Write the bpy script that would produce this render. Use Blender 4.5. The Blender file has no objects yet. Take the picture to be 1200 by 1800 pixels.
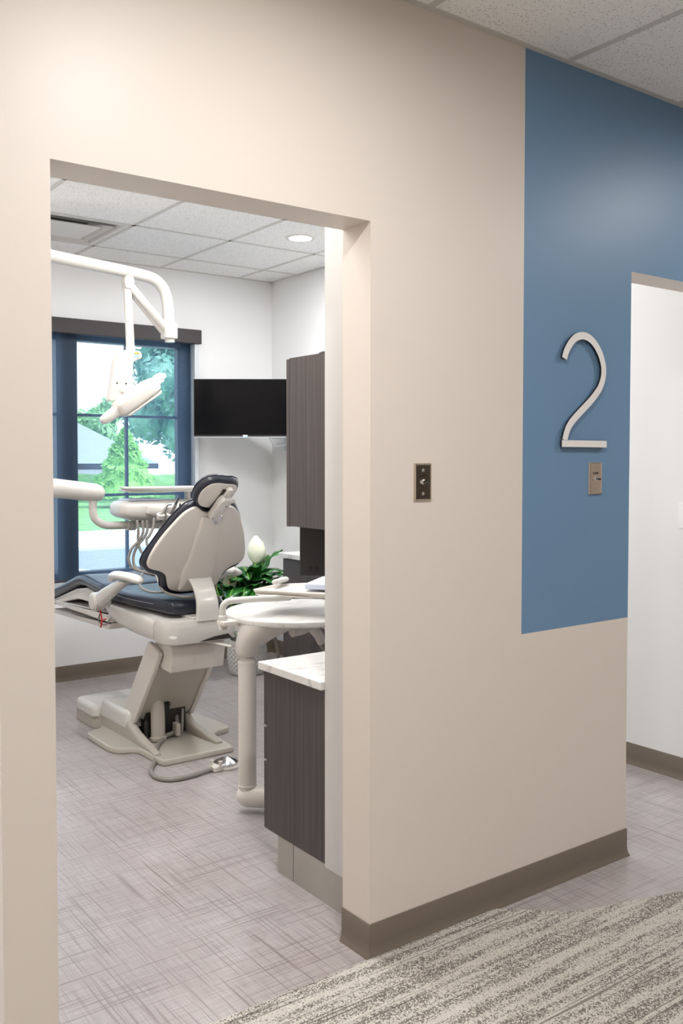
import bpy, bmesh, math, random
from mathutils import Vector, Matrix, noise
random.seed(7)
sc = bpy.context.scene
PI = math.pi
def rad(a): return math.radians(a)

# ------------------------------------------------------------------ camera
cam_d = bpy.data.cameras.new('camera'); cam = bpy.data.objects.new('camera', cam_d)
sc.collection.objects.link(cam); sc.camera = cam
cam.location = (0, 0, 1.432)
cam.rotation_euler = (PI/2 - 0.034789, -0.0004, -0.633894)
cam_d.sensor_fit = 'VERTICAL'; cam_d.sensor_height = 36.0; cam_d.sensor_width = 24.0
cam_d.lens = 1626.68/1800*36.0
cam_d.shift_y = -(900-865.3)/1800
cam_d.clip_start = 0.05; cam_d.clip_end = 400

# ------------------------------------------------------------------ light levels
SKY = 2.1
SUN = 4.2
CAN_ROOM = 29.0
CAN_HALL = 33.0
TROFFER = 17.0
sc.view_settings.view_transform = 'Standard'
sc.view_settings.look = 'None'
sc.view_settings.gamma = 1.0
sc.view_settings.use_curve_mapping = False
sc.view_settings.exposure = 0.15

# ------------------------------------------------------------------ materials
def srgb(r, g, b):
    f = lambda c: (c/255/12.92) if c/255 <= .04045 else ((c/255+.055)/1.055)**2.4
    return (f(r), f(g), f(b), 1)
def new_mat(name):
    m = bpy.data.materials.new(name); m.use_nodes = True
    nt = m.node_tree; nt.nodes.clear()
    o = nt.nodes.new('ShaderNodeOutputMaterial'); b = nt.nodes.new('ShaderNodeBsdfPrincipled')
    nt.links.new(b.outputs[0], o.inputs[0])
    return m, nt, b, o
def N(nt, t, **k):
    n = nt.nodes.new(t)
    for a, v in k.items():
        if a.startswith('i_'):
            key = a[2:]
            n.inputs[int(key) if key.isdigit() else key].default_value = v
        else: setattr(n, a, v)
    return n
def mth(nt, op, a, b=None, c=None):
    n = nt.nodes.new('ShaderNodeMath'); n.operation = op
    for i, v in enumerate((a, b, c)):
        if v is None: continue
        if isinstance(v, (int, float)): n.inputs[i].default_value = v
        else: nt.links.new(v, n.inputs[i])
    return n.outputs[0]
def mixc(nt, fac, a, b):
    n = nt.nodes.new('ShaderNodeMix'); n.data_type = 'RGBA'
    for i, v in ((0, fac), (6, a), (7, b)):
        if isinstance(v, (int, float)): n.inputs[i].default_value = v
        elif isinstance(v, tuple): n.inputs[i].default_value = v
        else: nt.links.new(v, n.inputs[i])
    return n.outputs[2]
def coords(nt, scale=(1,1,1)):
    t = N(nt, 'ShaderNodeNewGeometry'); mp = N(nt, 'ShaderNodeMapping'); mp.inputs['Scale'].default_value = scale
    nt.links.new(t.outputs['Position'], mp.inputs[0]); return mp.outputs[0]
def add_bump(nt, b, h, strength, dist=.002):
    bp = N(nt, 'ShaderNodeBump'); bp.inputs['Strength'].default_value = strength; bp.inputs['Distance'].default_value = dist
    nt.links.new(h, bp.inputs['Height']); nt.links.new(bp.outputs[0], b.inputs['Normal'])
def simple(name, col, rough=.5, metal=0.0, spec=.5, var=.03, nscale=30, bump=0.0, coat=0.0, ior=1.5):
    """plain coloured surface with a slight procedural mottling"""
    m, nt, b, o = new_mat(name)
    b.inputs['Roughness'].default_value = rough; b.inputs['Metallic'].default_value = metal
    b.inputs['Specular IOR Level'].default_value = spec; b.inputs['Coat Weight'].default_value = coat
    b.inputs['Coat Roughness'].default_value = .15
    n = N(nt, 'ShaderNodeTexNoise'); n.inputs['Scale'].default_value = nscale; n.inputs['Detail'].default_value = 3
    nt.links.new(coords(nt), n.inputs['Vector'])
    d = tuple(max(0, c*(1-var)) for c in col[:3])+(1,); l = tuple(min(1, c*(1+var)) for c in col[:3])+(1,)
    nt.links.new(mixc(nt, n.outputs[0], d, l), b.inputs['Base Color'])
    if bump: add_bump(nt, b, n.outputs[0], bump)
    return m
def paint(name, col, accent=None):
    m, nt, b, o = new_mat(name)
    b.inputs['Roughness'].default_value = .42; b.inputs['Specular IOR Level'].default_value = .35
    n = N(nt, 'ShaderNodeTexNoise'); n.inputs['Scale'].default_value = 260; n.inputs['Detail'].default_value = 2
    nt.links.new(coords(nt), n.inputs['Vector'])
    add_bump(nt, b, n.outputs[0], .12, .001)
    if accent:
        g = N(nt, 'ShaderNodeNewGeometry'); s = N(nt, 'ShaderNodeSeparateXYZ'); nt.links.new(g.outputs['Position'], s.inputs[0])
        mx = mth(nt, 'GREATER_THAN', s.outputs[0], 2.234); mz = mth(nt, 'GREATER_THAN', s.outputs[2], .868)
        nt.links.new(mixc(nt, mth(nt, 'MULTIPLY', mx, mz), col, accent), b.inputs['Base Color'])
    else: b.inputs['Base Color'].default_value = col
    return m
BEIGE = srgb(220, 211, 202)
M = {}
M['wall'] = paint('beige_wall_paint', BEIGE)
M['wall_front'] = paint('beige_and_blue_wall_paint', BEIGE, srgb(108, 141, 173))
M['wall_room'] = paint('off_white_wall_paint', srgb(233, 234, 235))
M['wall_grey'] = paint('grey_panel_paint', srgb(205, 203, 201))
M['toe'] = paint('grey_toe_board', srgb(168, 164, 158))
M['base'] = simple('taupe_vinyl_base', srgb(116, 106, 95), .45, spec=.4, var=.02)
M['white'] = simple('glossy_white_plastic', srgb(208, 206, 201), .28, var=.01, coat=.2)
M['cream'] = simple('warm_white_plastic', srgb(216, 211, 204), .35, var=.01)
M['greige'] = simple('greige_metal_casting', srgb(178, 172, 162), .38, var=.02)
M['leather'] = simple('dark_navy_leather', srgb(37, 41, 54), .3, spec=.5, var=.12, nscale=300, bump=.05)
M['seam'] = simple('grey_seam_thread', srgb(120, 124, 135), .6)
M['darkframe'] = simple('black_window_metal', srgb(44, 47, 54), .4, var=.04)
M['valance'] = simple('charcoal_valance', srgb(54, 50, 52), .6, var=.05, nscale=200)
M['black'] = simple('black_plastic', srgb(30, 31, 33), .4, var=.1)
M['blackbox'] = simple('matte_black_box', srgb(52, 53, 55), .45, var=.04)
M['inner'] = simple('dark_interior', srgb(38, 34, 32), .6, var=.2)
M['chrome'] = simple('polished_steel', (.75, .76, .78, 1), .15, 1.0, var=.03)
M['steel'] = simple('brushed_steel', srgb(225, 214, 200), .18, 1.0, var=.05, nscale=90)
M['alu'] = simple('aluminium_channel', srgb(205, 210, 215), .35, .3, var=.02)
M['numeral'] = simple('brushed_aluminium_numeral', srgb(232, 229, 226), .5, .0, var=.03, nscale=200)
M['numeral_side'] = simple('dark_numeral_edge', srgb(25, 27, 32), .5)
M['hose'] = simple('grey_rubber_hose', srgb(134, 131, 125), .45, var=.03)
M['handle_dark'] = simple('dark_grey_handpiece', srgb(105, 100, 98), .4)
M['red'] = simple('red_cord', srgb(190, 30, 35), .5)
M['soil'] = simple('dark_soil', srgb(45, 34, 26), .9, var=.4, nscale=200)
M['paper'] = simple('white_paper', srgb(240, 240, 240), .6, var=.01)
M['ink'] = simple('black_ink', srgb(15, 15, 15), .6)
M['blueink'] = simple('blue_ink', srgb(70, 110, 160), .5)
M['bluelens'] = simple('pale_blue_pad', srgb(205, 216, 236), .4, var=.01)
M['flower'] = simple('creamy_white_spathe', srgb(246, 247, 226), .5, var=.03)
M['spadix'] = simple('tan_spadix', srgb(215, 190, 150), .7, var=.1, nscale=400)
M['stem'] = simple('fresh_green_stem', srgb(140, 185, 85), .5, var=.1)
M['ygreen'] = simple('display_yellow', srgb(190, 190, 40), .4)
M['trim_grid'] = simple('ceiling_grid_metal', srgb(205, 203, 198), .5, var=.01)

def floor_mat():
    m, nt, b, o = new_mat('woven_look_vinyl_floor')
    pos = coords(nt)
    b.inputs['Roughness'].default_value = .30; b.inputs['Specular IOR Level'].default_value = .65
    def threads(sc_, th, lo, hi):
        mp = N(nt, 'ShaderNodeMapping'); mp.inputs['Scale'].default_value = sc_; nt.links.new(pos, mp.inputs[0])
        n = N(nt, 'ShaderNodeTexNoise'); n.inputs['Scale'].default_value = 1; n.inputs['Detail'].default_value = th; n.inputs['Roughness'].default_value = .6
        nt.links.new(mp.outputs[0], n.inputs['Vector'])
        r = N(nt, 'ShaderNodeMapRange'); r.inputs['From Min'].default_value = lo; r.inputs['From Max'].default_value = hi
        nt.links.new(n.outputs[0], r.inputs[0]); return r.outputs[0]
    a1 = threads((135, 1.6, 1), 2, .57, .64); a2 = threads((1.6, 135, 1), 2, .57, .64)      # strong lines
    f1 = threads((420, 9, 1), 2, .40, .64); f2 = threads((9, 420, 1), 2, .40, .64)       # fine weave
    lg = threads((2.2, 2.2, 1), 3, .35, .7)
    fine = mth(nt, 'MULTIPLY', mth(nt, 'ADD', f1, f2), .42)
    base = mixc(nt, fine, srgb(188, 182, 182), srgb(136, 129, 128))
    base = mixc(nt, mth(nt, 'MULTIPLY', lg, .35), base, srgb(140, 126, 120))
    line = mth(nt, 'MINIMUM', mth(nt, 'ADD', a1, a2), 1.0)
    nt.links.new(mixc(nt, mth(nt, 'MULTIPLY', line, .50), base, srgb(100, 86, 82)), b.inputs['Base Color'])
    add_bump(nt, b, fine, .1, .0006)
    return m
M['floor'] = floor_mat()
def carpet_mat():
    m, nt, b, o = new_mat('striped_loop_carpet')
    pos = coords(nt); b.inputs['Roughness'].default_value = .95; b.inputs['Specular IOR Level'].default_value = .1
    s = N(nt, 'ShaderNodeSeparateXYZ'); nt.links.new(pos, s.inputs[0])
    mp = N(nt, 'ShaderNodeMapping'); mp.inputs['Scale'].default_value = (320, 300, 1); nt.links.new(pos, mp.inputs[0])
    v = N(nt, 'ShaderNodeTexVoronoi'); v.inputs['Scale'].default_value = 1; v.inputs['Randomness'].default_value = .55; nt.links.new(mp.outputs[0], v.inputs['Vector'])
    cell = N(nt, 'ShaderNodeSeparateColor'); nt.links.new(v.outputs['Color'], cell.inputs[0])
    mp2 = N(nt, 'ShaderNodeMapping'); mp2.inputs['Scale'].default_value = (2.2, 30, 1); nt.links.new(pos, mp2.inputs[0])
    n2 = N(nt, 'ShaderNodeTexNoise'); n2.inputs['Scale'].default_value = 1; n2.inputs['Detail'].default_value = 2; nt.links.new(mp2.outputs[0], n2.inputs['Vector'])
    mp3 = N(nt, 'ShaderNodeMapping'); mp3.inputs['Scale'].default_value = (1.2, 110, 1); nt.links.new(pos, mp3.inputs[0])
    n3 = N(nt, 'ShaderNodeTexNoise'); n3.inputs['Scale'].default_value = 1; n3.inputs['Detail'].default_value = 1; nt.links.new(mp3.outputs[0], n3.inputs['Vector'])
    band = N(nt, 'ShaderNodeMapRange', ); band.inputs['From Min'].default_value = .42; band.inputs['From Max'].default_value = .58
    band.inputs['To Min'].default_value = .06; band.inputs['To Max'].default_value = .62
    nt.links.new(n2.outputs[0], band.inputs[0])
    dark = mth(nt, 'LESS_THAN', cell.outputs[0], band.outputs[0])
    thin = N(nt, 'ShaderNodeMapRange'); thin.inputs['From Min'].default_value = .63; thin.inputs['From Max'].default_value = .68; nt.links.new(n3.outputs[0], thin.inputs[0])
    base = mixc(nt, cell.outputs[1], srgb(192, 186, 177), srgb(216, 211, 203))
    c = mixc(nt, mth(nt, 'MULTIPLY', dark, .85), base, mixc(nt, cell.outputs[2], srgb(84, 81, 80), srgb(128, 118, 106)))
    c = mixc(nt, mth(nt, 'MULTIPLY', thin.outputs[0], .7), c, srgb(95, 88, 82))
    nt.links.new(c, b.inputs['Base Color'])
    inv = mth(nt, 'SUBTRACT', 1.0, v.outputs['Distance']); add_bump(nt, b, inv, .8, .004)
    return m
M['carpet'] = carpet_mat()
def tile_mat():
    m, nt, b, o = new_mat('fissured_ceiling_tile')
    pos = coords(nt); b.inputs['Roughness'].default_value = .9; b.inputs['Specular IOR Level'].default_value = .1
    v = N(nt, 'ShaderNodeTexVoronoi'); v.inputs['Scale'].default_value = 135; nt.links.new(pos, v.inputs['Vector'])
    v2 = N(nt, 'ShaderNodeTexVoronoi'); v2.inputs['Scale'].default_value = 210; nt.links.new(pos, v2.inputs['Vector'])
    n = N(nt, 'ShaderNodeTexNoise'); n.inputs['Scale'].default_value = 60; nt.links.new(pos, n.inputs['Vector'])
    cs = N(nt, 'ShaderNodeSeparateColor'); nt.links.new(v.outputs['Color'], cs.inputs[0])
    thr = mth(nt, 'MULTIPLY', cs.outputs[0], .36)
    d1 = mth(nt, 'LESS_THAN', v.outputs['Distance'], thr)
    d2 = mth(nt, 'MULTIPLY', mth(nt, 'LESS_THAN', v2.outputs['Distance'], .16), .5)
    d = mth(nt, 'MAXIMUM', d1, d2)
    base = mixc(nt, n.outputs[0], srgb(240, 240, 239), srgb(250, 250, 249))
    nt.links.new(mixc(nt, mth(nt, 'MULTIPLY', d, .62), base, srgb(120, 114, 108)), b.inputs['Base Color'])
    add_bump(nt, b, mth(nt, 'SUBTRACT', 1.0, d), .4, .002)
    return m
M['tile'] = tile_mat()
def laminate():
    m, nt, b, o = new_mat('dark_woodgrain_laminate')
    b.inputs['Roughness'].default_value = .42
    pos = coords(nt, (70, 70, 1.6))
    n = N(nt, 'ShaderNodeTexNoise'); n.inputs['Scale'].default_value = 1; n.inputs['Detail'].default_value = 4; nt.links.new(pos, n.inputs['Vector'])
    pos2 = coords(nt, (14, 14, .5))
    n2 = N(nt, 'ShaderNodeTexNoise'); n2.inputs['Scale'].default_value = 1; nt.links.new(pos2, n2.inputs['Vector'])
    r = N(nt, 'ShaderNodeMapRange'); r.inputs['From Min'].default_value = .32; r.inputs['From Max'].default_value = .68; nt.links.new(n.outputs[0], r.inputs[0])
    f = mth(nt, 'ADD', mth(nt, 'MULTIPLY', r.outputs[0], .6), mth(nt, 'MULTIPLY', n2.outputs[0], .4))
    nt.links.new(mixc(nt, f, srgb(52, 45, 44), srgb(86, 78, 77)), b.inputs['Base Color'])
    return m
M['wood'] = laminate()
def marble():
    m, nt, b, o = new_mat('white_marbled_stone')
    b.inputs['Roughness'].default_value = .22
    n = N(nt, 'ShaderNodeTexNoise'); n.inputs['Scale'].default_value = 9; n.inputs['Detail'].default_value = 8; n.inputs['Distortion'].default_value = 1.2
    nt.links.new(coords(nt, (1, 2.2, 1)), n.inputs['Vector'])
    r = N(nt, 'ShaderNodeMapRange'); r.inputs['From Min'].default_value = .54; r.inputs['From Max'].default_value = .78; nt.links.new(n.outputs[0], r.inputs[0])
    nt.links.new(mixc(nt, r.outputs[0], srgb(222, 221, 218), srgb(172, 169, 165)), b.inputs['Base Color'])
    return m
M['marble'] = marble()
def leafm(name, c1, c2, scale=8, rough=.3):
    m, nt, b, o = new_mat(name)
    b.inputs['Roughness'].default_value = rough
    n = N(nt, 'ShaderNodeTexNoise'); n.inputs['Scale'].default_value = scale; n.inputs['Detail'].default_value = 5
    nt.links.new(coords(nt), n.inputs['Vector'])
    r = N(nt, 'ShaderNodeMapRange'); r.inputs['From Min'].default_value = .35; r.inputs['From Max'].default_value = .65; nt.links.new(n.outputs[0], r.inputs[0])
    nt.links.new(mixc(nt, r.outputs[0], c1, c2), b.inputs['Base Color'])
    return m
M['leaf'] = leafm('glossy_dark_green_leaf', srgb(22, 74, 34), srgb(52, 122, 48), 10, .25)
M['midrib'] = simple('light_green_midrib', srgb(120, 168, 70), .4)
M['tree_cone'] = leafm('bright_green_needles', srgb(120, 185, 85), srgb(175, 225, 130), 2.5, .8)
M['tree_big'] = leafm('blue_green_foliage', srgb(100, 155, 135), srgb(165, 205, 190), 1.2, .8)
M['tree_far'] = leafm('pale_green_foliage', srgb(120, 170, 110), srgb(165, 205, 150), 1.2, .8)
M['bark'] = simple('grey_brown_bark', srgb(110, 95, 85), .9, var=.3)
M['grass'] = leafm('lawn_grass', srgb(115, 165, 95), srgb(145, 190, 125), 3, .9)
M['asphalt'] = simple('blue_grey_asphalt', srgb(150, 160, 172), .85, var=.1, nscale=8)
M['curb'] = simple('pale_concrete', srgb(225, 225, 222), .8, var=.05)
M['roof'] = simple('grey_roof_shingle', srgb(158, 170, 182), .9, var=.08, nscale=3)
M['brick'] = simple('red_brown_brick', srgb(150, 100, 92), .9, var=.25, nscale=6)
def screen_mat():
    m, nt, b, o = new_mat('black_glass_screen')
    b.inputs['Base Color'].default_value = (.004, .004, .005, 1); b.inputs['Roughness'].default_value = .12; b.inputs['Specular IOR Level'].default_value = .10
    n = N(nt, 'ShaderNodeTexNoise'); n.inputs['Scale'].default_value = 300; nt.links.new(coords(nt), n.inputs['Vector']); add_bump(nt, b, n.outputs[0], .02, .0005)
    return m
M['screen'] = screen_mat()
def glass_mat():
    m, nt, b, o = new_mat('window_glass')
    t = N(nt, 'ShaderNodeBsdfTransparent'); t.inputs[0].default_value = (.96, .98, 1, 1)
    g = N(nt, 'ShaderNodeBsdfGlossy'); g.inputs['Roughness'].default_value = .03
    f = N(nt, 'ShaderNodeFresnel'); f.inputs[0].default_value = 1.45
    mx = N(nt, 'ShaderNodeMixShader'); nt.links.new(mth(nt, 'MULTIPLY', f.outputs[0], .6), mx.inputs[0])
    nt.links.new(t.outputs[0], mx.inputs[1]); nt.links.new(g.outputs[0], mx.inputs[2]); nt.links.new(mx.outputs[0], o.inputs[0])
    return m
M['glass'] = glass_mat()
def shade_mat():
    m, nt, b, o = new_mat('sheer_solar_shade_fabric')
    g = N(nt, 'ShaderNodeNewGeometry'); s = N(nt, 'ShaderNodeSeparateXYZ'); nt.links.new(g.outputs['Position'], s.inputs[0])
    wx = mth(nt, 'SINE', mth(nt, 'MULTIPLY', s.outputs[0], 2*PI/.012)); wz = mth(nt, 'SINE', mth(nt, 'MULTIPLY', s.outputs[2], 2*PI/.012))
    w = mth(nt, 'MULTIPLY_ADD', mth(nt, 'ADD', wx, wz), .04, .15)
    t = N(nt, 'ShaderNodeBsdfTransparent'); t.inputs[0].default_value = (.93, .97, 1, 1)
    d = N(nt, 'ShaderNodeBsdfTranslucent'); d.inputs[0].default_value = (.35, .5, .72, 1)
    mx = N(nt, 'ShaderNodeMixShader'); nt.links.new(w, mx.inputs[0]); nt.links.new(t.outputs[0], mx.inputs[1]); nt.links.new(d.outputs[0], mx.inputs[2])
    nt.links.new(mx.outputs[0], o.inputs[0]); return m
M['shade'] = shade_mat()
def clear_plastic():
    m, nt, b, o = new_mat('crinkled_clear_plastic')
    t = N(nt, 'ShaderNodeBsdfTransparent'); d = N(nt, 'ShaderNodeBsdfPrincipled'); d.inputs['Base Color'].default_value = (.92, .93, .95, 1); d.inputs['Roughness'].default_value = .15
    mx = N(nt, 'ShaderNodeMixShader'); mx.inputs[0].default_value = .6
    nt.links.new(t.outputs[0], mx.inputs[1]); nt.links.new(d.outputs[0], mx.inputs[2]); nt.links.new(mx.outputs[0], o.inputs[0]); return m
M['plastic'] = clear_plastic()
def emit(name, col, s):
    m, nt, b, o = new_mat(name); e = N(nt, 'ShaderNodeEmission'); e.inputs[0].default_value = col; e.inputs[1].default_value = s
    nt.links.new(e.outputs[0], o.inputs[0]); return m
M['led'] = emit('lit_lamp_diffuser', (1, .98, .95, 1), 30.0)
M['display'] = emit('small_lit_display', (.55, .8, 1, 1), 1.2)

# ------------------------------------------------------------------ world and sun
w = bpy.data.worlds.new('sky'); sc.world = w; w.use_nodes = True
nt = w.node_tree; nt.nodes.clear()
bo = N(nt, 'ShaderNodeOutputWorld'); bg = N(nt, 'ShaderNodeBackground')
tc = N(nt, 'ShaderNodeTexCoord'); nz = N(nt, 'ShaderNodeTexNoise'); nz.inputs['Scale'].default_value = 2.5; nz.inputs['Detail'].default_value = 4
nt.links.new(tc.outputs['Generated'], nz.inputs['Vector'])
rr = N(nt, 'ShaderNodeMapRange'); rr.inputs['From Min'].default_value = .35; rr.inputs['From Max'].default_value = .62; nt.links.new(nz.outputs[0], rr.inputs[0])
nt.links.new(mixc(nt, rr.outputs[0], (.68, .84, 1, 1), (.93, .97, 1, 1)), bg.inputs[0]); bg.inputs[1].default_value = SKY
nt.links.new(bg.outputs[0], bo.inputs[0])
sd = bpy.data.lights.new('sun', 'SUN'); sd.energy = SUN; sd.angle = rad(8); sd.color = (1, .97, .9)
so = bpy.data.objects.new('sun', sd); sc.collection.objects.link(so); so.rotation_euler = (rad(40), 0, rad(-150+180+20))

# ------------------------------------------------------------------ mesh helpers
ORG = [Vector((0, 0, 0))]
def link(name, bm, mats, parent=None, smooth=False, kind=None):
    """one mesh object; world-space verts are stored relative to its thing's base"""
    bmesh.ops.recalc_face_normals(bm, faces=bm.faces)
    if parent is not None: bmesh.ops.translate(bm, verts=bm.verts, vec=-ORG[0])
    me = bpy.data.meshes.new(name); bm.to_mesh(me); bm.free()
    if not isinstance(mats, (list, tuple)): mats = [mats]
    for m in mats: me.materials.append(m)
    o = bpy.data.objects.new(name, me); sc.collection.objects.link(o)
    if smooth:
        for p in me.polygons: p.use_smooth = True
        if smooth != 'all':
            me.set_sharp_from_angle(angle=rad(35 if smooth is True else smooth))
    if parent is not None: o.parent = parent
    if kind: o['kind'] = kind
    return o
def thing(name, label, cat, loc, group=None):
    o = bpy.data.objects.new(name, None); sc.collection.objects.link(o); o.location = loc; o.empty_display_size = .1
    ORG[0] = Vector(loc); o['label'] = label; o['category'] = cat
    if group: o['group'] = group
    return o
def tag(o, label, cat, group=None):
    o['label'] = label; o['category'] = cat
    if group: o['group'] = group
    return o
def struct(name, bm, m, smooth=False): return link(name, bm, m, None, smooth, 'structure')
def merge(dst, src, mi=None):
    if mi is not None:
        for f in src.faces: f.material_index = mi
    me = bpy.data.meshes.new('t'); src.to_mesh(me); src.free(); dst.from_mesh(me); bpy.data.meshes.remove(me)
def box(x0, x1, y0, y1, z0, z1, bev=0, seg=2, into=None, mat=None):
    bm = bmesh.new(); bmesh.ops.create_cube(bm, size=1)
    for v in bm.verts: v.co = Vector(((x0+x1)/2+v.co.x*(x1-x0), (y0+y1)/2+v.co.y*(y1-y0), (z0+z1)/2+v.co.z*(z1-z0)))
    if bev: bmesh.ops.bevel(bm, geom=bm.edges[:]+bm.verts[:], offset=bev, segments=seg, profile=.5, affect='EDGES')
    if mat is not None or into is not None:
        for f in bm.faces: f.material_index = mat or 0
    if into is not None: merge(into, bm); return into
    return bm
def frame_of(d):
    d = d.normalized(); a = Vector((0, 0, 1)) if abs(d.z) < .9 else Vector((0, 1, 0))
    u = d.cross(a).normalized(); return u, d.cross(u).normalized()
def smooth_path(pts, n=6):
    P = [Vector(p) for p in pts]; out = []
    for i in range(len(P)-1):
        p0, p1, p2, p3 = P[max(0, i-1)], P[i], P[i+1], P[min(len(P)-1, i+2)]
        for k in range(n):
            t = k/n; out.append(.5*((2*p1)+(-p0+p2)*t+(2*p0-5*p1+4*p2-p3)*t*t+(-p0+3*p1-3*p2+p3)*t**3))
    out.append(P[-1]); return out
def tube(pts, r, seg=14, sm=0, into=None, round_ends=True, squash=None):
    """swept tube; r is a number or one per control point"""
    P = [Vector(p) for p in pts]; R = list(r) if isinstance(r, (list, tuple)) else [r]*len(P)
    if sm:
        Q = smooth_path(P, sm); RR = []
        for i in range(len(P)-1):
            for k in range(sm): RR.append(R[i]+(R[i+1]-R[i])*k/sm)
        RR.append(R[-1]); P, R = Q, RR
    bm = bmesh.new(); rings = []
    d0 = (P[1]-P[0]).normalized(); u, v = frame_of(d0)
    seq = []
    if round_ends:
        for a in (80, 60, 35): seq.append((P[0]-d0*R[0]*math.sin(rad(a)), R[0]*math.cos(rad(a)), d0))
    for i in range(len(P)):
        d = (P[min(i+1, len(P)-1)]-P[max(i-1, 0)]).normalized(); seq.append((P[i], R[i], d))
    if round_ends:
        d1 = (P[-1]-P[-2]).normalized()
        for a in (35, 60, 80): seq.append((P[-1]+d1*R[-1]*math.sin(rad(a)), R[-1]*math.cos(rad(a)), d1))
    for p, rr_, d in seq:
        v = (d.cross(u)).normalized(); u = v.cross(d).normalized()
        rings.append([bm.verts.new(p+(u*math.cos(2*PI*k/seg)+v*math.sin(2*PI*k/seg)*(squash or 1))*rr_) for k in range(seg)])
    for a, b_ in zip(rings, rings[1:]):
        for k in range(seg): bm.faces.new((a[k], a[(k+1) % seg], b_[(k+1) % seg], b_[k]))
    bm.faces.new(rings[0][::-1]); bm.faces.new(rings[-1])
    if into is not None: merge(into, bm); return into
    return bm
def lathe(c, prof, seg=32, axis=(0, 0, 1), into=None):
    bm = bmesh.new(); d = Vector(axis).normalized(); u, v = frame_of(d); c = Vector(c); rings = []
    for r, h in prof:
        if r < 1e-5: rings.append([bm.verts.new(c+d*h)])
        else: rings.append([bm.verts.new(c+d*h+(u*math.cos(2*PI*k/seg)+v*math.sin(2*PI*k/seg))*r) for k in range(seg)])
    for a, b_ in zip(rings, rings[1:]):
        for k in range(seg):
            if len(a) == 1 and len(b_) == 1: continue
            if len(a) == 1: bm.faces.new((a[0], b_[(k+1) % seg], b_[k]))
            elif len(b_) == 1: bm.faces.new((a[k], a[(k+1) % seg], b_[0]))
            else: bm.faces.new((a[k], a[(k+1) % seg], b_[(k+1) % seg], b_[k]))
    for r_ in (rings[0], rings[-1]):
        if len(r_) > 1: bm.faces.new(r_)
    if into is not None: merge(into, bm); return into
    return bm
def closed_smooth(pts, n=5):
    P = [Vector((p[0], p[1], 0)) for p in pts]; L = len(P); out = []
    for i in range(L):
        p0, p1, p2, p3 = P[i-1], P[i], P[(i+1) % L], P[(i+2) % L]
        for k in range(n):
            t = k/n; q = .5*((2*p1)+(-p0+p2)*t+(2*p0-5*p1+4*p2-p3)*t*t+(-p0+3*p1-3*p2+p3)*t**3); out.append((q.x, q.y))
    return out
def rounded(pts, r, n=4):
    """polygon with corners rounded by radius r (number or list)"""
    out = []; L = len(pts)
    for i in range(L):
        p = Vector(pts[i]); a = Vector(pts[i-1])-p; b_ = Vector(pts[(i+1) % L])-p
        ri = r[i] if isinstance(r, (list, tuple)) else r
        t = min(ri, a.length*.45, b_.length*.45)
        if t < 1e-5: out.append((p.x, p.y)); continue
        s = p+a.normalized()*t; e = p+b_.normalized()*t
        for k in range(n+1):
            f = k/n; q = s*(1-f)**2+p*2*f*(1-f)+e*f*f; out.append((q.x, q.y))
    return out
def mirror_outline(half):
    """half outline from top centre down the +u side to bottom centre -> closed"""
    return half+[(-u, v) for u, v in half[-2:0:-1]] if abs(half[0][0]) < 1e-6 and abs(half[-1][0]) < 1e-6 else half+[(-u, v) for u, v in half[::-1]]
def offset(pts, d):
    """inset closed outline by d"""
    L = len(pts); area = sum(pts[i-1][0]*pts[i][1]-pts[i][0]*pts[i-1][1] for i in range(L)); s = 1 if area > 0 else -1
    out = []
    for i in range(L):
        a = Vector(pts[i])-Vector(pts[i-1]); b_ = Vector(pts[(i+1) % L])-Vector(pts[i])
        t = a.normalized()+b_.normalized()
        if t.length < 1e-6: t = a if a.length > 0 else b_
        t.normalize(); out.append((pts[i][0]-t.y*d*s, pts[i][1]+t.x*d*s))
    return out
def slab(outline, rings, mp, into=None, cen=None):
    """rings: (inset, scale, w). mp(u, v, w) -> world point"""
    L = len(outline); cu = sum(p[0] for p in outline)/L; cv = sum(p[1] for p in outline)/L
    if cen: cu, cv = cen
    bm = bmesh.new(); R = []
    for ins, s, w_ in rings:
        o_ = offset(outline, ins) if ins else outline
        R.append([bm.verts.new(mp(cu+(p[0]-cu)*s, cv+(p[1]-cv)*s, w_)) for p in o_])
    for a, b_ in zip(R, R[1:]):
        for k in range(L): bm.faces.new((a[k], a[(k+1) % L], b_[(k+1) % L], b_[k]))
    for r_, (ins, s, w_) in ((R[0], rings[0]), (R[-1], rings[-1])):
        if s <= .3:
            c = bm.verts.new(mp(cu, cv, w_))
            for k in range(L): bm.faces.new((r_[k], r_[(k+1) % L], c))
        else: bm.faces.new(r_)
    if into is not None: merge(into, bm); return into
    return bm
def plate_rings(t0, t1, r=.004, k=3):
    out = []
    for i in range(k+1):
        a = PI/2*i/k; out.append((r*(1-math.sin(a)), 1, t0+r*(1-math.cos(a))))
    for i in range(k+1):
        a = PI/2*(1-i/k); out.append((r*(1-math.sin(a)), 1, t1-r*(1-math.cos(a))))
    return out
def dome_rings(t0, t1, r, bulge0=0, bulge1=0):
    """plate with caps domed towards the centre"""
    S = (.12, .4, .65, .85)
    out = [(r, s, t0-bulge0*(1-s*s)) for s in S] if bulge0 is not None else []
    out += plate_rings(t0, t1, r)
    out += [(r, s, t1+bulge1*(1-s*s)) for s in S[::-1]]
    return out
XY = lambda u, v, w_: Vector((u, v, w_))
def YZ(u, v, w_): return Vector((w_, u, v))
def XZ(u, v, w_): return Vector((u, w_, v))
def prism(poly, mp, t0, t1, rc=0, re=.004, into=None):
    o_ = rounded(poly, rc) if rc else poly
    return slab(o_, plate_rings(t0, t1, re), mp, into)
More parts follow.
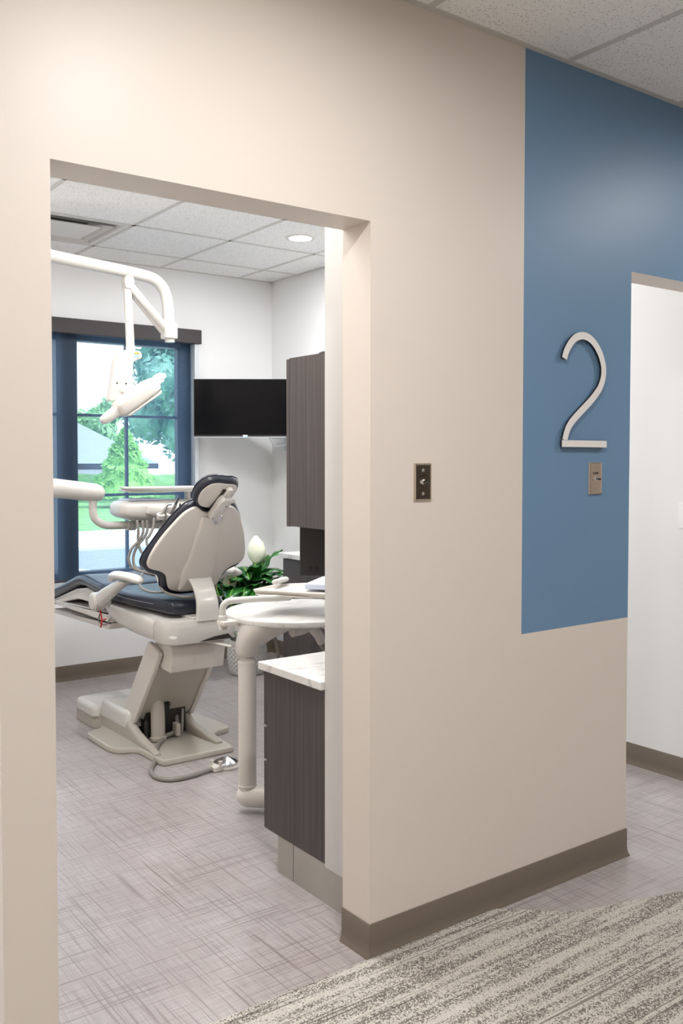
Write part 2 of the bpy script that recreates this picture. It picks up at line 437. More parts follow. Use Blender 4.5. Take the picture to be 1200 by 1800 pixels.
def loft(sections, nseg=28, into=None, cap=True, exp=2.6):
    """sections: (centre Vector, half-axis-a Vector, half-axis-b Vector) superellipse"""
    bm = bmesh.new(); R = []
    for c, a, b_ in sections:
        ring = []
        for k in range(nseg):
            t = 2*PI*k/nseg; ct, st = math.cos(t), math.sin(t)
            ring.append(bm.verts.new(Vector(c)+Vector(a)*math.copysign(abs(ct)**(2/exp), ct)+Vector(b_)*math.copysign(abs(st)**(2/exp), st)))
        R.append(ring)
    for a, b_ in zip(R, R[1:]):
        for k in range(nseg): bm.faces.new((a[k], a[(k+1) % nseg], b_[(k+1) % nseg], b_[k]))
    if cap: bm.faces.new(R[0]); bm.faces.new(R[-1])
    if into is not None: merge(into, bm); return into
    return bm
def sweep_base(path, h=.1, closed=False):
    """cove base along a floor path; outward side is to the right of travel"""
    prof = [(0, 0), (.0125, 0), (.012, .003), (.0085, .010), (.0055, .022), (.0045, .04), (.0045, h-.003), (.003, h), (0, h)]
    P = [Vector(p) for p in path]; bm = bmesh.new(); R = []
    for i, p in enumerate(P):
        nrm = []
        if i > 0: d = (P[i]-P[i-1]).normalized(); nrm.append(Vector((d.y, -d.x)))
        if i < len(P)-1: d = (P[i+1]-P[i]).normalized(); nrm.append(Vector((d.y, -d.x)))
        n_ = nrm[0] if len(nrm) == 1 else (nrm[0]+nrm[1])/(1+nrm[0].dot(nrm[1]))
        R.append([bm.verts.new((p.x+n_.x*a, p.y+n_.y*a, z)) for a, z in prof])
    L = len(prof)
    for a, b_ in zip(R, R[1:]):
        for k in range(L): bm.faces.new((a[k], a[(k+1) % L], b_[(k+1) % L], b_[k]))
    bm.faces.new(R[0]); bm.faces.new(R[-1])
    return bm
def text_mesh(s, size, mp, depth=.0004):
    cu = bpy.data.curves.new('lettering', 'FONT'); cu.body = s; cu.size = size; cu.align_x = 'CENTER'; cu.align_y = 'CENTER'; cu.extrude = depth; cu.offset = size*.02
    ob = bpy.data.objects.new('lettering_tmp', cu); sc.collection.objects.link(ob)
    dg = bpy.context.evaluated_depsgraph_get(); me = ob.evaluated_get(dg).to_mesh()
    bm = bmesh.new(); bm.from_mesh(me); ob.evaluated_get(dg).to_mesh_clear(); bpy.data.objects.remove(ob)
    for v in bm.verts: v.co = mp(v.co.x, v.co.y, v.co.z)
    return bm

# ================================================================== STRUCTURE
Y0, Y1 = 2.056, 2.186          # front wall faces
HH = 2.10                      # opening head height
CZ = 2.74
XL, XR = .709, 3.66            # operatory side walls
YB = 5.85                      # window wall
def wallbox(boxes, front=False):
    bm = bmesh.new()
    for b_ in boxes: box(*b_, into=bm)
    if front:
        bmesh.ops.recalc_face_normals(bm, faces=bm.faces)
        for f in bm.faces:
            f.material_index = 1 if f.normal.y < -.5 and abs(f.calc_center_median().y-Y0) < .01 else 0
    return bm
struct('wall_front', wallbox([(-3, 5.6, Y0, Y1, HH, 2.9), (1.612, 2.787, Y0, Y1, 0, HH), (-3, -.55, Y0, Y1, 0, HH), (XR, 5.6, Y0, Y1, 0, HH)], True), [M['wall'], M['wall_front']])
struct('wall_partition', wallbox([(.587, XL, Y0, YB, 0, HH), (.587, XL, Y1, YB, HH, 2.9)]), M['wall'])
struct('wall_window', wallbox([(-3, 1.05, YB, 6.05, 0, 2.9), (3.02, 5.6, YB, 6.05, 0, 2.9), (1.05, 3.02, YB, 6.05, 0, .645), (1.05, 3.02, YB, 6.05, 2.27, 2.9)]), M['wall_room'])
struct('wall_right', wallbox([(XR, XR+.12, Y1, YB, 0, 2.9)]), M['wall_room'])
struct('wall_niche', wallbox([(1.70, 2.70, Y1, 2.402, .12, CZ)]), M['wall_grey'])
struct('wall_neighbour', wallbox([(-3, -2.9, Y1, YB, 0, 2.9)]), M['wall_room'])
struct('wall_hall', wallbox([(-3.1, 5.7, -1.75, -1.65, 0, 2.9), (-3.1, -3, -1.65, YB, 0, 2.9), (5.6, 5.7, -1.65, YB, 0, 2.9)]), M['wall'])
# floor
bm = bmesh.new(); box(-3.1, 5.7, -1.75, 6.05, -.1, 0, into=bm); struct('floor', bm, M['floor'])
cp = [(-3, -1.65), (5.6, -1.65), (5.6, 1.30), (4.2, 1.44), (3.3, 1.60), (2.9, 1.70), (2.7, 1.764), (2.48, 1.83), (2.333, 1.870), (2.27, 1.905), (2.225, 1.945), (2.17, 2.0), (2.11, 2.047), (-3, 2.047)]
struct('floor_carpet', slab(cp, [(0, 1, 0.0005), (0, 1, .005), (.004, 1, .0065)], XY), M['carpet'])
# ceiling tiles and grid
def ceiling(name, x0, x1, y0, y1, holes=()):
    xs = sorted([x0, x1]+[h for a in holes for h in a[:2]]); ys = sorted([y0, y1]+[h for a in holes for h in a[2:]])
    bm = bmesh.new()
    for xa, xb in zip(xs, xs[1:]):
        for ya, yb in zip(ys, ys[1:]):
            if xb-xa < 1e-4 or yb-ya < 1e-4: continue
            cx, cy = (xa+xb)/2, (ya+yb)/2
            if any(a[0] < cx < a[1] and a[2] < cy < a[3] for a in holes): continue
            box(xa, xb, ya, yb, CZ+.0008, CZ+.05, into=bm)
    return struct(name, bm, M['tile'])
GX = [2.155+.6096*k for k in range(-9, 7)]; GY = [4.885+.6096*k for k in range(-5, 3)]
VENT = (1.5454+.012, 2.155-.012, 4.885+.012, 5.4946-.012)
CANC = [(3.065, 4.58), (1.236, 4.58), (1.85, 2.75), (3.065, 2.75)]
ceiling('ceiling', -3, 5.6, Y1, YB, [VENT])
bm = bmesh.new()
for x in GX:
    if -3 < x < 5.5: box(x-.012, x+.012, Y1, YB, CZ-.001, CZ+.006, into=bm)
for y in GY:
    if Y1 < y < YB: box(-3, 5.6, y-.012, y+.012, CZ-.001, CZ+.006, into=bm)
for (a, b_, c, d) in ((XL, XR, Y1, Y1+.02), (XL, XR, YB-.02, YB), (XL, XL+.02, Y1, YB), (XR-.02, XR, Y1, YB)): box(a, b_, c, d, CZ-.002, CZ+.006, into=bm)
struct('trim_1', bm, M['trim_grid'])
bm = bmesh.new(); box(-3, 5.6, -1.65, Y0, CZ+.0008, CZ+.05, into=bm); struct('ceiling_hall', bm, M['tile'])
bm = bmesh.new()
HX = [2.425+.6096*k for k in range(-9, 6)]
for x in HX: box(x-.012, x+.012, -1.65, Y0-.02, CZ-.001, CZ+.006, into=bm)
for y in (2.03-1.2192, 2.03-2.4384): box(-3, 5.6, y-.012, y+.012, CZ-.001, CZ+.006, into=bm)
box(-3, 5.6, Y0-.022, Y0, CZ-.002, CZ+.006, into=bm)
struct('trim_2', bm, M['trim_grid'])
# cove bases
struct('baseboard_front', sweep_base([(1.612, Y1), (1.612, Y0), (2.787, Y0), (2.787, Y1)]), M['base'], 50)
bb = sweep_base([(XL, YB), (XR, YB)])
struct('baseboard_window', bb, M['base'], 50)
struct('baseboard_partition', sweep_base([(.587, 3.0), (.587, Y0), (XL, Y0), (XL, YB)]), M['base'], 50)
struct('baseboard_right', sweep_base([(XR, YB), (XR, Y1)]), M['base'], 50)

# window
def window_unit(name, x0, x1, mx, z0, z1, y=5.90, t=.085):
    bm = bmesh.new()
    box(x0, x0+t, y, y+.09, z0, z1, .004, 1, into=bm); box(x1-t, x1, y, y+.09, z0, z1, .004, 1, into=bm)
    box(x0, x1, y, y+.09, z0, z0+.05, .004, 1, into=bm); box(x0, x1, y, y+.09, z1-.06, z1, .004, 1, into=bm)
    for xx in (x0+t, x1-t-.012): box(xx, xx+.012, y+.012, y+.05, z0+.04, z1-.05, into=bm)
    fr = struct(name, bm, M['darkframe'])
    ORG[0] = Vector((0, 0, 0))
    bm = bmesh.new()
    box(mx-.009, mx+.009, y+.03, y+.055, z0+.04, z1-.05, into=bm)
    for zz in (1.728, 1.197): box(x0+t, x1-t, y+.03, y+.055, zz-.009, zz+.009, into=bm)
    link('muntin', bm, M['darkframe'], fr)
    link('pane', box(x0+t-.005, x1-t+.005, y+.06, y+.066, z0+.04, z1-.05), M['glass'], fr)
    return fr
window_unit('window_1', 2.10, 3.02, 2.553, .645, 2.27)
window_unit('window_2', 1.05, 2.10, 1.59, .645, 2.27, t=.04)
struct('trim_3', box(2.047, 2.185, 5.86, 6.0, .645, 2.27, .004, 1), M['darkframe'])
struct('trim_4', box(1.05, 3.02, 5.852, 5.90, .635, .650), M['wall_room'])
# blind: valance, sheer fabric, side channels
t = thing('roller_shade', 'sheer roller shade with charcoal valance lowered over the window', 'window shade', (2.04, 5.84, .65))
link('valance', box(.98, 3.042, 5.775, 5.848, 2.236, 2.332, .003), M['valance'], t)
link('fabric', box(1.02, 2.982, 5.812, 5.8128, .652, 2.25), M['shade'], t)
link('bottom_bar', box(1.02, 2.982, 5.805, 5.82, .647, .660, .002), M['valance'], t)
for xa in (.985, 3.0): link('side_channel', box(xa, xa+.028, 5.80, 5.848, .645, 2.24, .002), M['alu'], t)

# ================================================================== CEILING FITTINGS
def can_light(x, y, label, power, r=.075, spread=180, vis=True):
    t = thing('recessed_downlight', label, 'ceiling light', (x, y, CZ), None)
    link('trim_ring', lathe((x, y, CZ), [(r-.012, .003), (r-.008, -.004), (r+.012, -.004), (r+.014, .001), (r+.014, .003)], 40), M['white'], t, True)
    link('diffuser', lathe((x, y, CZ), [(0, -.010), (r*.5, -.009), (r*.8, -.005), (r-.010, .001), (r-.010, .003), (0, .003)], 32), M['led'], t)
    ld = bpy.data.lights.new('lamp_light', 'AREA'); ld.shape = 'DISK'; ld.size = r*2; ld.energy = power; ld.color = (1, .98, .968) if y < 2 else (1, .99, .98)
    ld.spread = rad(spread)
    lo = bpy.data.objects.new('lamp_light', ld); sc.collection.objects.link(lo); lo.parent = t; lo.location = (0, 0, -.008)
    return t
can_light(3.065, 4.58, 'round recessed downlight in the exam room ceiling', CAN_ROOM)
can_light(1.236, 4.58, 'added recessed downlight, out of view, beside the ceiling air diffuser', CAN_ROOM*.8)  # extra can out of view, added to share the room light
def troffer(x0, y0, label, power, nx=1, ny=2):
    x1, y1 = x0+.6096*nx-.024, y0+.6096*ny-.024; t = thing('ceiling_light_panel', label, 'ceiling light', ((x0+x1)/2, (y0+y1)/2, CZ))
    bm = bmesh.new()
    for a in ((x0, x1, y0, y0+.03), (x0, x1, y1-.03, y1), (x0, x0+.03, y0, y1), (x1-.03, x1, y0, y1)): box(*a, CZ-.006, CZ+.003, into=bm)
    link('frame', bm, M['white'], t)
    link('diffuser', box(x0+.03, x1-.03, y0+.03, y1-.03, CZ-.003, CZ+.002), M['led2'], t)
    ld = bpy.data.lights.new('lamp_light', 'AREA'); ld.shape = 'RECTANGLE'; ld.size = x1-x0-.06; ld.size_y = y1-y0-.06; ld.energy = power; ld.color = (1, .995, .99)
    lo = bpy.data.objects.new('lamp_light', ld); sc.collection.objects.link(lo); lo.parent = t; lo.location = (0, 0, -.012)
M['led2'] = emit('lit_panel_diffuser', (1, .97, .93, 1), 2.0)
troffer(1.5574, 3.678, 'rectangular ceiling light panel just inside the room entry', TROFFER, 2, 1)
troffer(.9478, 2.458, 'added unseen ceiling light panel nearest the front wall of the exam room', 20, 1, 2)  # unseen fill panel, added to light the chair from behind
troffer(.9478-1.83, 3.1, 'added unseen ceiling light panel in the neighbouring room', 70)  # put in out of view to brighten the partition's left face
for hx, hy, lb in ((-1.5, 1.1, 'hall downlight farthest left'), (1.1, 1.1, 'hall downlight in front of the room entry'), (3.9, 1.1, 'hall downlight in front of the right entry'), (1.2, -.9, 'hall downlight behind the viewer')):
    can_light(hx, hy, lb, CAN_HALL, .085, 176)
can_light(3.2, 2.9, 'downlight above the right room entry', CAN_ROOM*.07)

t = thing('air_vent', 'square white air diffuser set in the exam room ceiling', 'air vent', (1.85, 5.19, CZ))
x0, x1, y0, y1 = VENT
bm = bmesh.new()
def ringq(bm, a, za, b_, zb):
    A = [(a[0], a[2]), (a[1], a[2]), (a[1], a[3]), (a[0], a[3])]; B = [(b_[0], b_[2]), (b_[1], b_[2]), (b_[1], b_[3]), (b_[0], b_[3])]
    VA = [bm.verts.new((p[0], p[1], za)) for p in A]; VB = [bm.verts.new((p[0], p[1], zb)) for p in B]
    for k in range(4): bm.faces.new((VA[k], VA[(k+1) % 4], VB[(k+1) % 4], VB[k]))
ins = lambda d: (x0+d, x1-d, y0+d, y1-d)
ringq(bm, ins(0), CZ, ins(.03), CZ-.002); ringq(bm, ins(.03), CZ-.002, ins(.075), CZ+.07)
link('frame', bm, M['white'], t)
bm = bmesh.new(); ringq(bm, ins(.07), CZ-.004, ins(.13), CZ+.05); ringq(bm, ins(.07), CZ-.004, ins(.072), CZ-.002); ringq(bm, ins(.072), CZ-.002, ins(.132), CZ+.052)
link('louver', bm, M['white'], t)
bm = bmesh.new(); a = ins(.125); box(a[0], a[1], a[2], a[3], CZ-.006, CZ-.001, .002, 1, into=bm); link('centre_panel', bm, M['white'], t)
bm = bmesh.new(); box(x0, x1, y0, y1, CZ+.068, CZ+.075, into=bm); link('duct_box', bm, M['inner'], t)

# ================================================================== HALL WALL FITTINGS
def switch_plate(cx, cz, label, dark):
    t = thing('xray_switch', label, 'wall switch', (cx, Y0, cz), 'stainless x-ray switch plates')
    W, Hh = .034, .056; y = Y0
    mp = lambda u, v, w_: Vector((cx+u, y-w_, cz+v))
    o_ = [(-W, -Hh), (W, -Hh), (W, Hh), (-W, Hh)]
    bm = slab(o_, [(0, 1, 0), (0, 1, .0015), (.002, 1, .0045), (.007, 1, .0055), (.0085, 1, .0045), (.010, 1, .0045)], mp)
    link('plate', bm, M['steel'], t)
    for s in (1, -1):
        link('screw', lathe((cx, y-.0042, cz+s*.0345), [(.0045, 0), (.0045, .001), (.0025, .002), (.0014, .002), (.0012, .001), (0, .001)], 16, (0, -1, 0)), M['chrome'], t, True)
    tg = link('toggle', tube([(cx, y-.005, cz-.001), (cx+.003, y-.012, cz-.002), (cx+.007, y-.018, cz-.003)], [.002, .003, .0035], 10), M['black'], t, True)
    link('bushing', lathe((cx-.002, y-.0045, cz), [(.007, 0), (.007, .003), (.005, .004), (.005, .008), (0, .008)], 12, (0, -1, 0)), M['chrome'], tg)
    link('lettering', text_mesh('X-RAY', .0105, lambda u, v, w_: Vector((cx+u, y-.0049-w_*.3, cz+.0175+v))), M['ink'], t)
M['reflect_dark'] = simple('added_dark_panel', srgb(52, 40, 34), .5, var=.2)
struct('unseen_dark_panel', box(3.9, 5.5, -1.65, -1.60, 0, 2.1, .004, 1), M['reflect_dark'])  # unseen dark leaf added so the left switch plate reflects dark
M['steel_dark'] = simple('dull_reflecting_steel', srgb(120, 112, 100), .22, 1.0, var=.08, nscale=90)
switch_plate(1.8065, 1.3675, 'stainless X-RAY switch plate on the beige wall beside the room entry', True)
switch_plate(2.5955, 1.3695, 'stainless X-RAY switch plate on the blue wall under the number', False)
# numeral 2
t = thing('room_number', 'brushed metal numeral 2 standing off the blue wall', 'sign', (2.525, Y0, 1.67))
cl = [(2.4165, 1.7685), (2.4287, 1.797), (2.452, 1.8259), (2.4787, 1.8439), (2.512, 1.8505), (2.5463, 1.8437), (2.5776, 1.8234), (2.6034, 1.7924), (2.6196, 1.7536), (2.6186, 1.7162), (2.6031, 1.6826), (2.5802, 1.6575), (2.5525, 1.633), (2.5093, 1.6011), (2.4669, 1.5691), (2.4421, 1.5442), (2.4291, 1.5198), (2.4225, 1.4986)]
P = smooth_path([(a, b_, 0) for a, b_ in cl], 5)
hw = .0125; Lp, Rp = [], []
for i, p in enumerate(P):
    d = (P[min(i+1, len(P)-1)]-P[max(i-1, 0)]).normalized(); n_ = Vector((-d.y, d.x, 0))
    Lp.append((p+n_*hw)); Rp.append((p-n_*hw))
def numeral_body(y_a, y_b, mat, name, sh=0, parent=None):
    bm = bmesh.new()
    def strip(A, B):
        for k in range(len(A)-1):
            q = [A[k], A[k+1], B[k+1], B[k]]
            f1 = [bm.verts.new((v.x, y_a, v.y)) for v in q]; f2 = [bm.verts.new((v.x, y_b, v.y)) for v in q]
            bm.faces.new(f1); bm.faces.new(f2[::-1])
            for i_, j_ in ((0, 1), (2, 3)): bm.faces.new((f1[i_], f1[j_], f2[j_], f2[i_]))
            if k == 0: bm.faces.new((f1[0], f1[3], f2[3], f2[0]))
            if k == len(A)-2: bm.faces.new((f1[1], f1[2], f2[2], f2[1]))
    strip(Lp, Rp)
    strip([Vector((2.4075, 1.4985, 0)), Vector((2.640, 1.4985, 0))], [Vector((2.4075, 1.476, 0)), Vector((2.640, 1.476, 0))])
    bmesh.ops.remove_doubles(bm, verts=bm.verts, dist=1e-5)
    return link(name, bm, mat, parent)
numeral_body(Y0-.0135, Y0-.0065, M['numeral_side'], 'numeral_edge', parent=t)
numeral_body(Y0-.0142, Y0-.0135, M['numeral'], 'numeral_face', parent=t)
for a, b_ in ((2.4787, 1.843), (2.619, 1.735), (2.4669, 1.5691), (2.60, 1.487)): link('standoff_pin', lathe((a, Y0, b_), [(.003, 0), (.003, .007)], 8, (0, -1, 0)), M['numeral_side'], t)
# light switch on the right room wall
t = thing('light_switch', 'white wall switch plate at the right edge beyond the blue wall', 'wall switch', (XR, 2.395, 1.187))
link('plate', box(XR-.005, XR, 2.355, 2.435, 1.128, 1.243, .002), M['paper'], t)
link('rocker', box(XR-.009, XR-.004, 2.378, 2.412, 1.153, 1.218, .002), M['paper'], t)

# ================================================================== CABINETS
CXF = 1.700
t = thing('base_cabinet', 'low dark woodgrain drawer cabinet behind the entry corner', 'cabinet', (2.2, 2.58, 0))
link('carcass', box(CXF, 2.70, 2.402, 2.755, .13, .694), M['wood'], t)
for z0, z1 in ((.13, .372), (.376, .494+.0), (.498, .69)):
    d = link('drawer_front', box(CXF+.001, 2.699, 2.757, 2.777, z0, z1-.004, .001, 1), M['wood_dark'] if 'wood_dark' in M else M['wood'], t)
bm = bmesh.new(); box(CXF+.001, 2.69, 2.403, 2.586, 0, .13, into=bm); box(CXF+.001, 2.69, 2.590, 2.685, 0, .13, into=bm)
link('toe_kick', bm, M['toe'], t)
struct('trim_5', box(CXF+.001, 2.69, Y1, 2.4028, 0, .1195), M['toe'])
tag(link('worktop', slab(rounded([(1.684, 2.403), (2.71, 2.403), (2.71, 2.790), (1.684, 2.790)], .004), plate_rings(.6945, .722, .003), XY), M['marble']), 'white marbled worktop lying on the low drawer cabinet', 'worktop')
t = thing('wall_cabinet', 'dark woodgrain upper cabinet mounted right of the television', 'cabinet', (2.2, 2.5, 1.21))
link('carcass', box(CXF, 2.70, 2.402, 2.606, 1.21, 1.772), M['wood'], t)
link('door', box(CXF+.001, 2.2, 2.609, 2.628, 1.208, 1.770, .001, 1), M['wood'], t)
link('door', box(2.204, 2.699, 2.609, 2.628, 1.208, 1.770, .001, 1), M['wood'], t)
link('puck_cover', lathe((1.74, 2.455, 1.772), [(.022, 0), (.022, .006), (.018, .01), (0, .01)], 20), M['black'], t, True)
# black unit beneath
t = thing('monitor_dock', 'black box unit with round ports hanging under the upper cabinet', 'electronics', (1.83, 2.56, 1.04))
ca, sa = math.cos(.634), math.sin(.634)
def dk(u, v, w_): return Vector((1.755+u*ca+w_*sa, 2.628-u*sa+w_*ca, v))
link('housing', prism([(0, 1.035), (.30, 1.035), (.30, 1.2075), (0, 1.2075)], dk, 0, .10, 0, .003), M['blackbox'], t)
link('cable_port', lathe(dk(.056, 1.062, -.0005), [(.007, 0), (.007, .002), (.005, .003), (0, .003)], 16, (-sa, -ca, 0)), M['black'], t, True)
link('cable_port', lathe(dk(.037, 1.062, -.0005), [(.006, 0), (.006, .001), (0, .001)], 16, (-sa, -ca, 0)), M['black'], t, True)
link('side_notch', prism([(.093, 1.036), (.13, 1.036), (.13, 1.09), (.09, 1.09)], dk, -.004, .002, 0, .001), M['ink'], t)
# far cabinet along the right wall
t = thing('side_cabinet', 'dark woodgrain base cabinet along the right wall beside the potted plant', 'cabinet', (3.38, 4.2, 0))
link('carcass', box(3.12, XR-.002, 3.45, 4.83, .1, .828), M['wood'], t)
for y0_, y1_ in ((4.487, 4.829), (4.14, 4.483), (3.797, 4.136), (3.451, 3.793)):
    d = link('door', box(3.10, 3.1195, y0_, y1_, .1, .822, .001, 1), M['wood'], t)
    if y0_ > 4.4: link('knob', lathe((3.1, 4.50, .79), [(.004, 0), (.004, .012), (.008, .014), (.008, .02), (0, .02)], 12, (-1, 0, 0)), M['chrome'], d, True)
link('toe_kick', box(3.18, XR-.002, 3.45, 4.80, 0, .1), M['base'], t)
tag(link('worktop', slab(rounded([(3.08, 3.44), (XR-.002, 3.44), (XR-.002, 4.85), (3.08, 4.85)], .004), plate_rings(.8285, .858, .003), XY), M['marble']), 'white marbled worktop on the cabinet by the plant', 'worktop')

# ================================================================== TELEVISION
c0 = Vector((2.924, 5.673, 0)); c1 = Vector((3.487, 5.259, 0)); ux = (c1-c0).normalized(); nf = Vector((ux.y, -ux.x, 0))   # nf points to the room
if nf.y > 0: nf = -nf
t = thing('television', 'black wall-mounted television in the corner beside the window', 'television', (3.27, 5.57, 1.6))
def tv(u, v, w_): return c0+ux*u+Vector((0, 0, v))+nf*w_
Wt = (c1-c0).length
link('housing', prism([(0, 1.590), (Wt, 1.590), (Wt, 1.982), (0, 1.982)], tv, -.045, 0, .004, .003), M['black'], t)
link('screen', prism([(.006, 1.603), (Wt-.006, 1.603), (Wt-.006, 1.977), (.006, 1.977)], tv, 0, .0012, 0, .0004), M['screen'], t)
link('bottom_trim', prism([(0, 1.586), (Wt, 1.586), (Wt, 1.5905), (0, 1.5905)], tv, -.03, .001, 0, .0005), M['alu'], t)
link('badge', prism([(Wt/2-.016, 1.594), (Wt/2+.016, 1.594), (Wt/2+.016, 1.602), (Wt/2-.016, 1.602)], tv, 0, .002, 0, .0004), M['paper'], t)
link('status_light', prism([(Wt/2-.013, 1.586), (Wt/2+.013, 1.586), (Wt/2+.013, 1.592), (Wt/2-.013, 1.592)], tv, -.002, .002, 0, .0004), M['display'], t)
bm = bmesh.new(); m0 = tv(Wt*.55, 1.70, -.05)
bm = tube([m0, m0+Vector((.10, .04, -.06)), Vector((3.52, 5.62, 1.60)), Vector((XR-.01, 5.6, 1.60))], .014, 10, 4)
wa = link('wall_arm', bm, M['alu'], t, True)
link('wall_plate', box(XR-.014, XR, 5.53, 5.67, 1.50, 1.70, .003), M['alu'], wa)
# wall bracket seen below the set
link('cable_loop', tube([tv(.50, 1.66, -.05), tv(.51, 1.585, -.06), tv(.53, 1.55, -.09), tv(.56, 1.53, -.12), Vector((XR-.02, 5.55, 1.55))], .006, 8, 5), M['alu'], t, True)

# ================================================================== DENTAL CHAIR
CX = 2.04
chair = thing('dental_chair', 'white dental chair with dark navy upholstery seen from behind', 'dental chair', (CX, 4.35, 0))
R28 = rad(28); s28, c28 = math.sin(R28), math.cos(R28)
def BK(u, v, w_):
    w2 = w_+.38*u*u
    return Vector((CX+.010+u, 4.1-v*s28+w2*c28, .62+v*c28+w2*s28))
shell_half = [(0, .645), (.045, .650), (.088, .674), (.138, .643), (.192, .555), (.230, .470), (.254, .390), (.246, .345), (.187, .325), (.155, .300), (.14, .262), (.12, .224), (.06, .208), (0, .208)]
so_ = closed_smooth(mirror_outline(shell_half), 5)
S4 = (.12, .4, .65, .85)
link('backrest_shell', slab(so_, [(.006, s, -.006-.012*(1-s*s)) for s in S4]+plate_rings(-.006, .028, .006), BK, cen=(0, .43)), M['cream'], chair, 40)
pad_half = [(0, .664), (.04, .670), (.085, .690), (.128, .672), (.172, .612), (.210, .535), (.243, .455), (.268, .390), (.270, .342), (.24, .308), (.19, .290), (.165, .262), (.155, .225), (.128, .19), (.06, .178), (0, .178)]
po_ = closed_smooth(mirror_outline(pad_half), 5)
pd = link('backrest_cushion', slab(po_, plate_rings(.008, .054, .020, 5)+[(.020, s, .054-.026*(1-s*s)) for s in S4[::-1]], BK, cen=(0, .43)), M['leather'], chair, 'all')
def loop_tube(outline, mp, w_, r, ins_=0, seg=6):
    o_ = offset(outline, ins_) if ins_ else outline
    pts = [mp(p[0], p[1], w_) for p in o_]; pts.append(pts[0])
    return tube(pts, r, seg, round_ends=False)
link('piping', loop_tube(po_, BK, .040, .0026, -.0008), M['leather'], pd, 'all')
# raised centre panel of the shell
sp = mirror_outline([(0, .632), (.055, .630), (.060, .60), (.075, .40), (.088, .33), (.082, .26), (.085, .222), (0, .222)])
link('centre_panel', slab(rounded(sp, .012), [(0, 1, .0), (0, 1, -.014), (.005, 1, -.020)]+[(.005, s, -.021-.006*(1-s*s)) for s in (.8, .6, .4, .2)], BK, cen=(0, .42)), M['cream'], chair, 40)
# white strap joining the back to the seat frame
def strapmp(u, v, w_): return Vector((CX+.012+u, 0, 0))+Vector((0, v, w_))
spn = smooth_path([(3.945, .872, 0), (3.895, .82, 0), (3.866, .76, 0), (3.862, .682, 0)], 6)
bm = bmesh.new(); secs = []
for i, p in enumerate(spn):
    f = i/(len(spn)-1); hwid = .060-.006*math.sin(f*PI)
    secs.append((Vector((CX+.018, p.x, p.y)), Vector((hwid, 0, 0)), Vector((0, .014, .003))))
link('backrest_bracket', loft(secs, 28, exp=6), M['white'], chair, 40)
# headrest
R50 = rad(47); s5, c5 = math.sin(R50), math.cos(R50)
HR = rad(-9)
def HD(u, v, w_):
    u2 = u*math.cos(HR)-v*math.sin(HR); v2 = u*math.sin(HR)+v*math.cos(HR)
    u2 *= .88; v2 *= .88; w2 = w_+1.2*u2*u2
    return Vector((CX-.008+u2, 3.735-v2*s5+w2*c5, 1.255+v2*c5+w2*s5))
hh = [(0, .135), (.05, .133), (.095, .11), (.117, .06), (.118, .01), (.10, -.045), (.06, -.08), (0, -.085)]
ho = closed_smooth(mirror_outline(hh), 5)
hc = link('headrest_cushion', slab(ho, plate_rings(.0, .052, .02, 5)+[(.02, s, .052-.01*(1-s*s)) for s in S4[::-1]], HD), M['leather'], chair, 'all')
link('piping', loop_tube(ho, HD, .034, .0022, -.0006), M['leather'], hc, 'all')
hb = offset(ho, .018)
link('headrest_shell', slab(hb, [(.004, s, -.004-.006*(1-s*s)) for s in S4]+plate_rings(-.004, .008, .004), HD), M['cream'], chair, 40)
link('headrest_slot', prism([(-.004, -.07), (.052, -.07), (.052, .085), (-.004, .085)], HD, -.016, -.003, .006, .002), M['inner'], chair)
hbk = rounded([(.0, -.105), (.052, -.105), (.066, .035), (.056, .055), (.002, .055), (-.006, .03)], .012)
hbr = link('headrest_bracket', slab(hbk, plate_rings(-.052, -.012, .006), HD), M['white'], chair, 40)
for u, v in ((.012, -.088), (.04, .01)): link('screw', lathe(HD(u, v, -.052), [(.0035, 0), (.0035, .001), (0, .001)], 10, (0, -c5, -s5)), M['black'], hbr)
link('release_knob', tube([HD(.06, .03, -.035), HD(.084, .03, -.035)], .010, 12), M['white'], hbr, True)
link('pivot_cap', lathe(HD(.006, -.03, -.0515), [(.016, 0), (.016, .002), (.012, .004), (0, .004)], 18, (0, -c5, -s5)), M['white'], hbr, True)
link('upper_link', prism([(.008, .05), (.05, .05), (.04, .105), (.014, .105)], HD, -.03, -.006, .004, .003), M['cream'], chair)
gp0 = BK(.012, .60, -.03); gp1 = HD(.026, -.09, -.035)
link('glide_bar', tube([gp0, gp0.lerp(gp1, .5), gp1+Vector((0, 0, .02))], .011, 4, squash=.4, round_ends=False), M['chrome'], chair)
link('glide_clip', prism([(-.008, .618), (.040, .618), (.040, .645), (-.008, .645)], BK, -.036, -.02, .002, .002), M['chrome'], chair)

